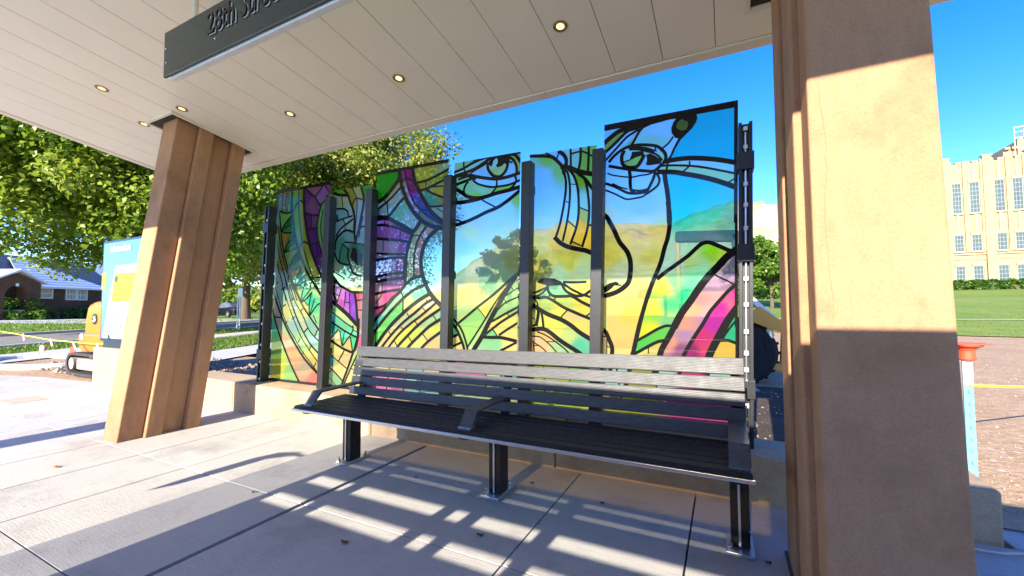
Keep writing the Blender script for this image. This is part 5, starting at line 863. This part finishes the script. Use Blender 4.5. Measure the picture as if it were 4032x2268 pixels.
# ------------------------------------------------------------------ parked car
CX, CY, CZ = -61.0, 36.2, .36
car = thing('parked_car', 'black sedan parked on the driveway left of the glass panels', 'car', (CX - 3, CY, CZ))
PNT = plain('car_black', (.012, .012, .014), .12, .2, .6, .1, 4, 0, .6); RED = plain('tail_red', (.45, .02, .02), .2); RUB = plain('tyre_rubber', (.02, .02, .021), .85, 0, .2, .2, 20)
def loft(mb, secs):
    n = len(secs[0]); b = len(mb.v)
    for s in secs: mb.v += s
    for i in range(len(secs) - 1):
        for k in range(n): mb.f.append((b + i * n + k, b + i * n + (k + 1) % n, b + (i + 1) * n + (k + 1) % n, b + (i + 1) * n + k))
    mb.f.append(tuple(range(b + n - 1, b - 1, -1))); mb.f.append(tuple(range(b + (len(secs) - 1) * n, b + len(secs) * n)))
body = [(0.0, .62, 1.35, .95), (.12, .36, 1.42, 1.2), (.9, .30, 1.5, 1.27), (2.0, .28, 1.38, 1.29), (4.6, .28, 1.30, 1.29), (5.8, .30, 1.16, 1.22), (6.45, .38, .98, 1.05), (6.6, .5, .8, .85)]
mb = MB(); loft(mb, [[(CX - l, CY - w, CZ + z0), (CX - l, CY - w * 1.0, CZ + (z0 + z1) / 2), (CX - l, CY - w * .93, CZ + z1), (CX - l, CY + w * .93, CZ + z1), (CX - l, CY + w, CZ + (z0 + z1) / 2), (CX - l, CY + w, CZ + z0)] for l, z0, z1, w in body])
part('body', mb, PNT, car, bevel=.05, smooth=False)
mb = MB(); loft(mb, [[(CX - l, CY - w, CZ + 1.30), (CX - l - dl, CY - w * .78, CZ + z1), (CX - l - dl, CY + w * .78, CZ + z1), (CX - l, CY + w, CZ + 1.30)] for l, z1, w, dl in [(.75, 1.46, 1.1, .1), (1.5, 1.98, 1.12, .15), (2.6, 2.12, 1.14, 0), (3.4, 2.08, 1.14, 0), (4.9, 1.36, 1.12, -.3)]])
part('greenhouse', mb, MAT['glassdark'], car, bevel=.03)
part('roof_panel', MB().hexa([(CX - 1.75, CY - .84, CZ + 2.02), (CX - 3.5, CY - .86, CZ + 2.07), (CX - 3.5, CY + .86, CZ + 2.07), (CX - 1.75, CY + .84, CZ + 2.02)], [(CX - 1.8, CY - .78, CZ + 2.1), (CX - 3.4, CY - .8, CZ + 2.14), (CX - 3.4, CY + .8, CZ + 2.14), (CX - 1.8, CY + .78, CZ + 2.1)]), PNT, car, bevel=.03)
for l in (1.3, 5.3):
    for sgn in (-1, 1):
        w = part('wheel', MB().lathe((CX - l, CY + sgn * 1.12, CZ + .46), (0, sgn, 0), [(-.1, .36), (-.1, .46), (.16, .46), (.19, .40)], 22), RUB, car); part('rim', MB().lathe((CX - l, CY + sgn * 1.12, CZ + .46), (0, sgn, 0), [(.15, .36), (.2, .35), (.215, .12), (.235, .08)], 16), MAT['alu'], w)
for sgn in (-1, 1): part('tail_light', MB().box(CX - .25, CY + sgn * .95 - .22, CZ + .95, CX + .02, CY + sgn * .95 + .22, CZ + 1.2), RED, car, bevel=.03)
part('number_plate', MB().box(CX - .02, CY - .3, CZ + .85, CX + .03, CY + .3, CZ + 1.05), MAT['white'], car)
part('rear_bumper', MB().box(CX - .2, CY - 1.15, CZ + .42, CX + .06, CY + 1.15, CZ + .66), PNT, car, bevel=.05)
part('door_mirror', MB().box(CX - 4.2, CY - 1.5, CZ + 1.35, CX - 4.0, CY - 1.25, CZ + 1.52), PNT, car, bevel=.03)

# street name pole
x, y = st(27.9, 19.3); pl = thing('street_sign_pole', 'thin grey signpost with small sign in the verge before the parked car', 'signpost', (x, y, .15))
part('pole', MB().tube([(x, y, 0), (x, y, 2.85)], .05, 8), MAT['steel'], pl); part('sign_blade', MB().box(x - .22, y - .03, 2.35, x + .22, y + .03, 2.95), MAT['steel'], pl)
part('marker_strip', MB().box(x - .32, y - .02, .2, x - .22, y + .02, 2.45), MAT['white'], pl)

# ------------------------------------------------------------------ information board
kz = .80; KY = 3.86
ki = thing('information_board', 'blue information board with a yellow station notice on a concrete plinth', 'notice board', (-10.4, 4, kz))
NAVY = plain('board_frame', (.03, .05, .075), .3, .3); SKYB = plain('board_blue', (.085, .21, .40), .25, 0, .5, .08); YEL = plain('notice_yellow', (.85, .80, .03), .5, 0, .3, .04); PAPR = plain('poster_white', (.80, .82, .84), .5, 0, .3, .02); LIME = plain('lime_label', (.42, .55, .02), .4)
x0, x1 = -11.22, -9.55; z0, z1 = .92, 2.92
part('frame', MB().box(x0, KY, z0, x1, KY + .16, z1), NAVY, ki, bevel=.01)
pn = part('poster', MB().box(x0 + .06, KY - .006, z0 + .06, x1 - .06, KY - .001, z1 - .05), SKYB, ki)
pts = [(x0 + .14, z0 + .07), (x1 - .08, z0 + .07), (x1 - .08, 2.40), (x0 + .62, 2.40), (x0 + .55, 2.3)]
mb = MB(); mb.prism(pts, KY - .011, KY - .007, 'xz'); part('notice_sheet', mb, PAPR, ki)
mb = MB(); mb.prism([(x0 + .46, 1.70), (x1 - .1, 1.70), (x1 - .1, 2.25), (x0 + .58, 2.25)], KY - .016, KY - .012, 'xz'); part('yellow_notice', mb, YEL, ki)
part('lime_tag', MB().box(x0 + .03, KY - .012, 1.95, x0 + .22, KY - .007, 2.28), LIME, ki)
part('base_rail', MB().box(x0 + .1, KY + .02, kz, x1, KY + .14, z0), NAVY, ki)
tx = lambda n, s, m, x, z, sz, xs=.8: put_text(n, s, m, ki, (x, KY - .018, z), sz, .001, xs)
tx('heading', 'Information', PAPR, x0 + .36, 2.68, .21, .85)
tx('caption', 'Station closed', MAT['letter'], x0 + .56, 1.93, .13); tx('caption', 'estación cerrada', MAT['letter'], x0 + .54, 1.80, .08)
tx('caption', 'OGX service begins', MAT['slate'], x0 + .42, 1.52, .10); tx('caption', 'Sunday, August 27', MAT['slate'], x0 + .38, 1.37, .10)
tx('caption', 'Comienza OGX servicio', NAVY, x0 + .34, 1.20, .085); tx('caption', 'domingo 27 de agosto', NAVY, x0 + .32, 1.09, .085)
part('bus_symbol', MB().lathe((x0 + .66, KY - .017, 2.14), (0, -1, 0), [(0, .07), (.003, .07)], 20), MAT['letter'], ki); part('bus_symbol', MB().lathe((x0 + .42, KY - .012, 1.01), (0, -1, 0), [(0, .055), (.003, .055)], 20), NAVY, ki)

# ------------------------------------------------------------------ mini excavator (left) and backhoe (right)
ORG = plain('machine_orange', (.60, .17, .008), .3, 0, .5, .06, 3, 0, .3); TRK = plain('track_rubber', (.06, .055, .05), .9, 0, .2, .3, 12, .5); MUD = plain('muddy_steel', (.34, .28, .22), .9, 0, .2, .25, 8, .5)
EX, EY = -12.8, 5.0
ex = thing('mini_excavator', 'orange mini excavator parked behind the information board', 'excavator', (EX, EY, 0))
def track(yc):
    prof = []
    for k in range(9): a = math.pi / 2 + math.pi * k / 8; prof.append((EX - 1.15 + .26 * math.cos(a), .27 + .26 * math.sin(a)))
    for k in range(9): a = -math.pi / 2 + math.pi * k / 8; prof.append((EX + 1.1 + .26 * math.cos(a), .27 + .26 * math.sin(a)))
    inner = [(x + (EX + .17 - x) * .055, .27 + (z - .27) * .78) for x, z in prof]; n = len(prof); mb = MB()
    for y in (yc - .17, yc + .17):
        for p in prof: mb.v.append((p[0], y, p[1]))
    for y in (yc - .17, yc + .17):
        for p in inner: mb.v.append((p[0], y, p[1]))
    for i in range(n):
        j = (i + 1) % n; mb.f += [(i, j, n + j, n + i), (2 * n + i, 3 * n + i, 3 * n + j, 2 * n + j), (i, 2 * n + i, 2 * n + j, j), (n + i, n + j, 3 * n + j, 3 * n + i)]
    tk = part('track', mb, TRK, ex)
    part('track_frame', MB().box(EX - .9, yc - .14, .14, EX + .95, yc + .14, .40), MUD, tk, bevel=.03)
    for xx in (EX - 1.15, EX + 1.1): part('sprocket', MB().lathe((xx, yc - .15, .27), (0, 1, 0), [(0, .14), (.30, .14)], 16), MUD, tk)
    for i in range(21): 
        xx = EX - 1.15 + i * .11; part('track_pad', MB().box(xx - .035, yc - .18, .0, xx + .035, yc + .18, .014), TRK, tk)
track(4.45); track(5.75)
outl = [(EX - .62, .66), (EX - .70, .9), (EX - .66, 1.35), (EX - .55, 1.66), (EX - .2, 1.74), (EX + .9, 1.74), (EX + .9, .62), (EX - .4, .58)]
part('body', MB().prism(outl, 4.35, 5.75, 'xz'), ORG, ex, bevel=.09)
part('counterweight', MB().prism([(EX - .72, .64), (EX - .78, .95), (EX - .70, 1.0), (EX + .5, 1.0), (EX + .5, .60), (EX - .5, .56)], 4.28, 5.8, 'xz'), ORG, ex, bevel=.05)
part('slew_ring', MB().lathe((EX + .15, 5.1, .4), (0, 0, 1), [(0, .4), (.2, .4)], 20), TRK, ex)
part('cab', MB().box(EX + .1, 4.5, 1.75, EX + 1.0, 5.6, 2.7), MAT['glassdark'], ex, bevel=.05)
bg_ = part('badge', MB().lathe((EX - .12, 4.345, 1.33), (0, -1, 0), [(0, .13), (.012, .125)], 24), MAT['slate'], ex); bg_.scale = (1, 1, 1)
part('badge_mark', MB().prism([(EX - .20, 1.28), (EX - .10, 1.32), (EX - .16, 1.37), (EX - .04, 1.40), (EX - .05, 1.36), (EX - .02, 1.30), (EX - .10, 1.26)], 4.322, 4.330, 'xz'), MAT['white'], bg_)
part('boom', MB().beam((EX + .8, 5.0, 1.3), (EX + 2.2, 5.0, 2.6), .25, .3), ORG, ex, bevel=.03)
part('plate', MB().box(EX - .62, 4.272, .86, EX - .50, 4.279, .98), MAT['white'], ex)
# backhoe behind the right end of the glass
bk = thing('backhoe', 'yellow-orange backhoe with a big black tyre behind the right end of the glass', 'backhoe', (-.3, 10.6, 0))
YLW = plain('machine_yellow', (.62, .28, .04), .35, 0, .5, .1, 3, 0, .2)
for yy in (9.9, 11.9):
    w = part('wheel', MB().lathe((.28, yy, .64), (0, -1, 0), [(-.3, .40), (-.3, .58), (-.22, .65), (.12, .65), (.2, .58), (.2, .40)], 32), RUB, bk); part('rim', MB().lathe((.28, yy, .64), (0, -1, 0), [(.12, .38), (.16, .34), (.17, .12), (.2, .1)], 20), YLW, w)
    for k in range(22):
        a = 2 * math.pi * k / 22; c = Vector((.28 + .655 * math.cos(a), yy, .64 + .655 * math.sin(a))); part('tread_lug', MB().beam(c + Vector((0, -.12 + .02, 0)), c + Vector((.05 * math.sin(a), .28, -.05 * math.cos(a))), .05, .06, (math.cos(a), 0, math.sin(a))), RUB, w)
part('chassis', MB().box(-2.6, 10.3, .55, .9, 11.4, 1.15), YLW, bk, bevel=.04)
part('bonnet', MB().box(-1.2, 10.35, 1.15, .2, 11.35, 1.9), YLW, bk, bevel=.08)
part('rear_body', MB().box(-2.6, 10.3, 1.15, -1.25, 11.4, 1.75), YLW, bk, bevel=.05)
part('boom', MB().beam((-.95, 10.1, 3.12), (.3, 10.1, 3.05), .22, .24), TRK, bk, bevel=.04)
part('boom_mast', MB().beam((-.9, 10.1, 1.6), (-.9, 10.1, 3.1), .09, .09, (1, 0, 0)), YLW, bk, bevel=.03)
part('boom', MB().beam((.28, 10.1, 3.12), (.36, 10.1, 2.3), .22, .26), TRK, bk, bevel=.03)
lm = part('loader_arm', MB().beam((.30, 9.75, 1.90), (1.02, 9.75, 1.12), .12, .26, (0, 1, 0)), MAT['steel'], bk, bevel=.02)
part('arm_plate', MB().prism([(.42, 1.42), (.62, 1.55), (1.10, 1.18), (1.12, 1.02), (.80, 1.10), (.45, 1.26)], 9.6, 9.68, 'xz'), YLW, lm, bevel=.01)
part('loader_upright', MB().beam((1.05, 9.9, 1.15), (1.0, 9.9, .35), .10, .16, (0, 1, 0)), YLW, bk, bevel=.02)
part('loader_foot', MB().beam((.62, 9.85, .42), (1.25, 9.85, .28), .14, .18, (0, 1, 0)), YLW, bk, bevel=.02)
part('hydraulic_ram', MB().tube([(.78, 9.8, 1.1), (.80, 9.8, .55)], .07, 10), MAT['steel'], bk); part('hose', MB().tube([(.5, 9.8, 1.2), (.68, 9.7, .95), (.72, 9.7, .7), (.85, 9.75, .5)], .018, 6), RUB, bk)
part('front_axle', MB().box(-.1, 10.2, .5, .7, 11.6, .75), TRK, bk)

# ------------------------------------------------------------------ marker post, ropes and flags on the earth works
BLU = plain('post_blue', (.16, .42, .52), .5, .1, .4, .12, 12); ORC = plain('cap_orange', (.80, .09, .035), .5, 0, .4, .06)
tp = thing('marker_post', 'pale blue steel post with white tip and orange safety cap right of the column', 'post', (1.857, 5.03, 0))
part('post_shaft', MB().box(1.822, 5.02, -.1, 1.887, 5.04, .87), BLU, tp, bevel=.004); part('post_rib', MB().box(1.846, 5.042, -.1, 1.862, 5.09, .87), BLU, tp)
part('white_tip', MB().box(1.823, 5.018, .872, 1.888, 5.042, 1.10), MAT['white'], tp, bevel=.004)
for z in (.2, .3, .4, .5, .6, .7, .8, .93, 1.03): part('stud', MB().box(1.850, 5.005, z, 1.866, 5.0185, z + .022), BLU if z < .9 else MAT['white'], tp)
part('cap', MB().lathe((1.857, 5.03, 1.08), (0, 0, 1), [(0, .05), (.01, .058), (.08, .052), (.10, .06), (.125, .105), (.135, .105), (.14, .10)], 22), ORC, tp); part('cap_flange', MB().box(1.752, 4.93, 1.216, 1.992, 5.13, 1.226), ORC, tp, bevel=.003)
YRP = plain('yellow_rope', (.78, .70, .05), .7); PNK = plain('pink_ribbon', (.85, .25, .35), .7)
def rope(pts, label): return solo('rope', MB().tube(pts, .012, 6), YRP, label, 'rope', pts[0], 'yellow barrier ropes')
rope([(1.857, 5.01, .865), (2.6, 5.97, .75), (4.0, 7.5, .64), (6.5, 10, .7)], 'yellow rope tied to the blue marker post, running right'); 
rope([(-11.3, 4.2, .82), (-12.5, 4.15, .80), (-14.5, 4.1, .82), (-17, 4.0, .95), (-20, 3.9, 1.05)], 'yellow rope with pink ribbons stretched left of the orange excavator')
for i, (x, z) in enumerate([(-12.1, .80), (-13.3, .80), (-14.6, .83), (-16.4, .91)]): solo('ribbon', MB().hexa([(x, 4.1, z), (x + .02, 4.1, z), (x + .34, 4.05, z - .16), (x + .32, 4.05, z - .16)], [(x, 4.12, z + .03), (x + .02, 4.12, z + .03), (x + .34, 4.07, z - .12), (x + .32, 4.07, z - .12)]), PNK, ['pink ribbon on the yellow rope nearest the excavator', 'second pink ribbon from the excavator on the yellow rope', 'third pink ribbon from the excavator on the yellow rope', 'fourth pink ribbon from the excavator, near the left edge'][i], 'ribbon', (x, 4.1, z), 'pink ribbons on the rope')
for (x, y, lab) in ((-16.1, 4.35, 'pink flag further left on the verge beyond the plaza'), (-14.7, 4.5, 'red-orange flag nearer the excavator beyond the plaza')):
    fl = thing('marker_flag', lab, 'flag', (x, y, 0), 'survey flags in the earth'); part('wire', MB().tube([(x, y, 0), (x, y, .60)], .006, 5), MAT['steel'], fl); part('cloth', MB().prism([(x, .46), (x + .28, .44), (x + .30, .60), (x + .12, .63), (x, .60)], y, y + .012, 'xz'), PNK if 'pink' in lab else ORC, fl)
# round planter kerb at far left
mb = MB(); pts = [(-17.6 + 2.0 * math.cos(a), 4.8 + 1.0 * math.sin(a), .06) for a in [2 * math.pi * k / 40 for k in range(41)]]
mb.tube(pts, .09, 8); solo('planter_ring', mb, MAT['walk'], 'low round concrete planter kerb at the far left beyond the plaza', 'planter', (-17.6, 4.8, 0))

# ------------------------------------------------------------------ school
Y = 119.0; sb = thing('school_building', 'long yellow brick school with tall paned windows and stepped parapet', 'school', (50, 122, 4.5))
part('wall', MB().box(36, Y, 3.5, 64, Y + 14, 30.9), YBRK, sb)
WX = [(42.94, 44.42), (45.57, 47.12), (49.18, 50.74), (51.82, 53.3), (55.4, 56.9), (58.0, 59.5)]
MAT['sash'] = plain('window_sash', (.27, .29, .28), .5); MAT['pane'] = plain('school_pane', (.06, .085, .08), .3, 0, .6, .2, 1.2)
STONE = plain('pale_stone', (.46, .345, .19), .85, 0, .2, .08, 3)
def swin(x0, x1, z0, z1, rows, cols):
    w = part('window', MB().box(x0 + .1, Y - .02, z0 + .1, x1 - .1, Y - .005, z1 - .1), MAT['pane'], sb)
    for a in ((x0, x0 + .12, z0, z1), (x1 - .12, x1, z0, z1), (x0 + .12, x1 - .12, z0, z0 + .12), (x0 + .12, x1 - .12, z1 - .12, z1)): part('frame', MB().box(a[0], Y - .12, a[2], a[1], Y - .004, a[3]), MAT['sash'], w)
    for r in range(1, rows): part('mullion', MB().box(x0 + .12, Y - .09, z0 + (z1 - z0) * r / rows - .04, x1 - .12, Y - .021, z0 + (z1 - z0) * r / rows + .04), MAT['sash'], w)
    for c in range(1, cols): part('mullion', MB().box(x0 + (x1 - x0) * c / cols - .025, Y - .075, z0 + .12, x0 + (x1 - x0) * c / cols + .025, Y - .0212, z1 - .12), MAT['sash'], w)
    part('sill', MB().box(x0 - .15, Y - .35, z0 - .22, x1 + .15, Y - .003, z0 - .002), STONE, w)
    part('reveal', MB().box(x1 + .002, Y - .32, z0, x1 + .09, Y - .003, z1), STONE, w)
    part('lintel', MB().box(x0 - .1, Y - .26, z1 + .004, x1 + .12, Y - .003, z1 + .5), STONE, w)
for a, b in WX:
    swin(a, b, 20.5, 26.8, 7, 3); swin(a, b, 12.6, 16.0, 4, 3); swin(a, b, 6.2, 9.6, 4, 3)
    for (s, e) in ((27.3, 30.5), (16.55, 20.2)):
        part('spandrel', MB().box(a + .55, Y - .2, s, b - .55, Y - .003, e), STONE, sb)
for a, b, h in ((41.4, 42.6, 32.0), (47.6, 48.95, 31.9), (53.7, 54.9, 32.0), (60, 61.2, 32)):
    part('pier', MB().box(a, Y - .5, 3.5, b, Y - .002, h), YBRK, sb); part('pier_flute', MB().box(a - .35, Y - .28, 12.4, a - .002, Y - .002, h - .5), YBRK, sb); part('pier_flute', MB().box(b + .002, Y - .28, 12.4, b + .35, Y - .002, h - .5), YBRK, sb)
    part('pier_cap', MB().box(a - .1, Y - .6, h + .002, b + .1, Y + .5, h + .25), STONE, sb)
for a, b in ((44.65, 45.35), (50.95, 51.65), (57.1, 57.8)): part('pier', MB().box(a, Y - .3, 12.4, b, Y - .002, 31.3), YBRK, sb)
for i in range(22):
    x = 36.2 + i * 1.25
    if not any(a - 1.2 < x < b for a, b in ((41.4, 42.6), (47.6, 48.95), (53.7, 54.9), (60, 61.2))): part('parapet_block', MB().box(x, Y - .15, 30.902, x + .85, Y + .6, 31.25 + .12 * (i % 2)), STONE, sb)
part('belt_course', MB().box(36, Y - .3, 11.9, 64, Y - .001, 12.2), STONE, sb); part('belt_course', MB().box(36, Y - .15, 10.9, 64, Y - .001, 11.2), YBRK, sb)
for a, b, z0, z1 in ((52.3, 52.9, 18.3, 19.35), (43.3, 44.3, 11.3, 11.75)): part('vent', MB().box(a, Y - .05, z0, b, Y - .002, z1), MAT['shingle'], sb)
TB = plain('tower_brick', (.42, .31, .17), .9, 0, .2, .15, 2)
part('tower', MB().box(53.0, 124, 30.9, 66, 134, 34.0), TB, sb); part('tower', MB().box(54.9, 123.4, 30.91, 66, 135, 35.6), TB, sb)
for x in (53.0, 54.1, 54.9): part('tower_cap', MB().box(x, 123.3, 33.95 if x < 54.5 else 35.61, x + .8, 124.2, 34.4 if x < 54.5 else 36.0), STONE, sb)
rp = thing('roof_platform', 'pale metal railing platform on top of the school tower', 'railing', (54.5, 123, 35.6))
for x in (54.3, 56.3, 58.3): part('stanchion', MB().box(x, 123.0, 31.5 if x < 55 else 35.6, x + .12, 123.12, 38.3), MAT['steel'], rp)
for z in (36.0, 37.2, 38.2): part('rail', MB().box(54.3, 122.95, z, 58.4, 122.99, z + .12), MAT['white'], rp)
part('roof_unit', MB().box(56.0, 123.6, 36.2, 58.5, 125, 38.0), MAT['white'], rp)

# ------------------------------------------------------------------ small things on the pavement
LV = plain('dry_leaf', (.22, .10, .04), .9, 0, .1, .3, 20); DK = plain('dark_spot', (.05, .045, .04), .9)
dl = [(-2.28, 2.05, 'curled brown dry leaf on the pavement in front of the bench', LV, .05), (-1.52, 2.52, 'dark crumpled leaf on the pavement between the light patches', DK, .045), (.20, 3.02, 'small dark pebble beside the right bench leg', DK, .03), (-5.9, 1.75, 'reddish dry leaf on the sunny pavement at the left', LV, .05),
      (-3.58, 2.25, 'pair of dark crumbs at the edge of the sunny pavement', DK, .025), (-.9, 3.35, 'dark leaf scrap under the right half of the bench', DK, .03), (-1.55, 3.45, 'dark leaf scrap behind the middle bench leg', DK, .03), (-2.55, 3.1, 'tiny dark crumb under the left half of the bench', DK, .02)]
for x, y, lab_, m, s in dl:
    s *= .55
    mb = MB(); n = 7; mb.v = [(x, y, .018)] + [(x + s * (1.5 if k % 2 else .8) * math.cos(2 * math.pi * k / n), y + s * .6 * (1.3 if k % 3 else .7) * math.sin(2 * math.pi * k / n), .004 + .012 * (k % 2)) for k in range(n)]; mb.f = [(0, 1 + k, 1 + (k + 1) % n) for k in range(n)]
    solo('fallen_leaf', mb, m, lab_, 'debris', (x, y, 0), 'litter on the pavement')
cr = [(1.0, 3.86, .02), (1.2, 3.72, .02), (1.5, 3.75, .02), (1.72, 3.85, .02), (1.80, 3.98, .025), (1.76, 4.1, .03)]
solo('cable', MB().tube(cr, .008, 6), plain('cable_grey', (.45, .43, .38), .6), 'loose pale cable lying at the wall end beside the right column', 'cable', cr[0])
print('objects', len(bpy.data.objects))
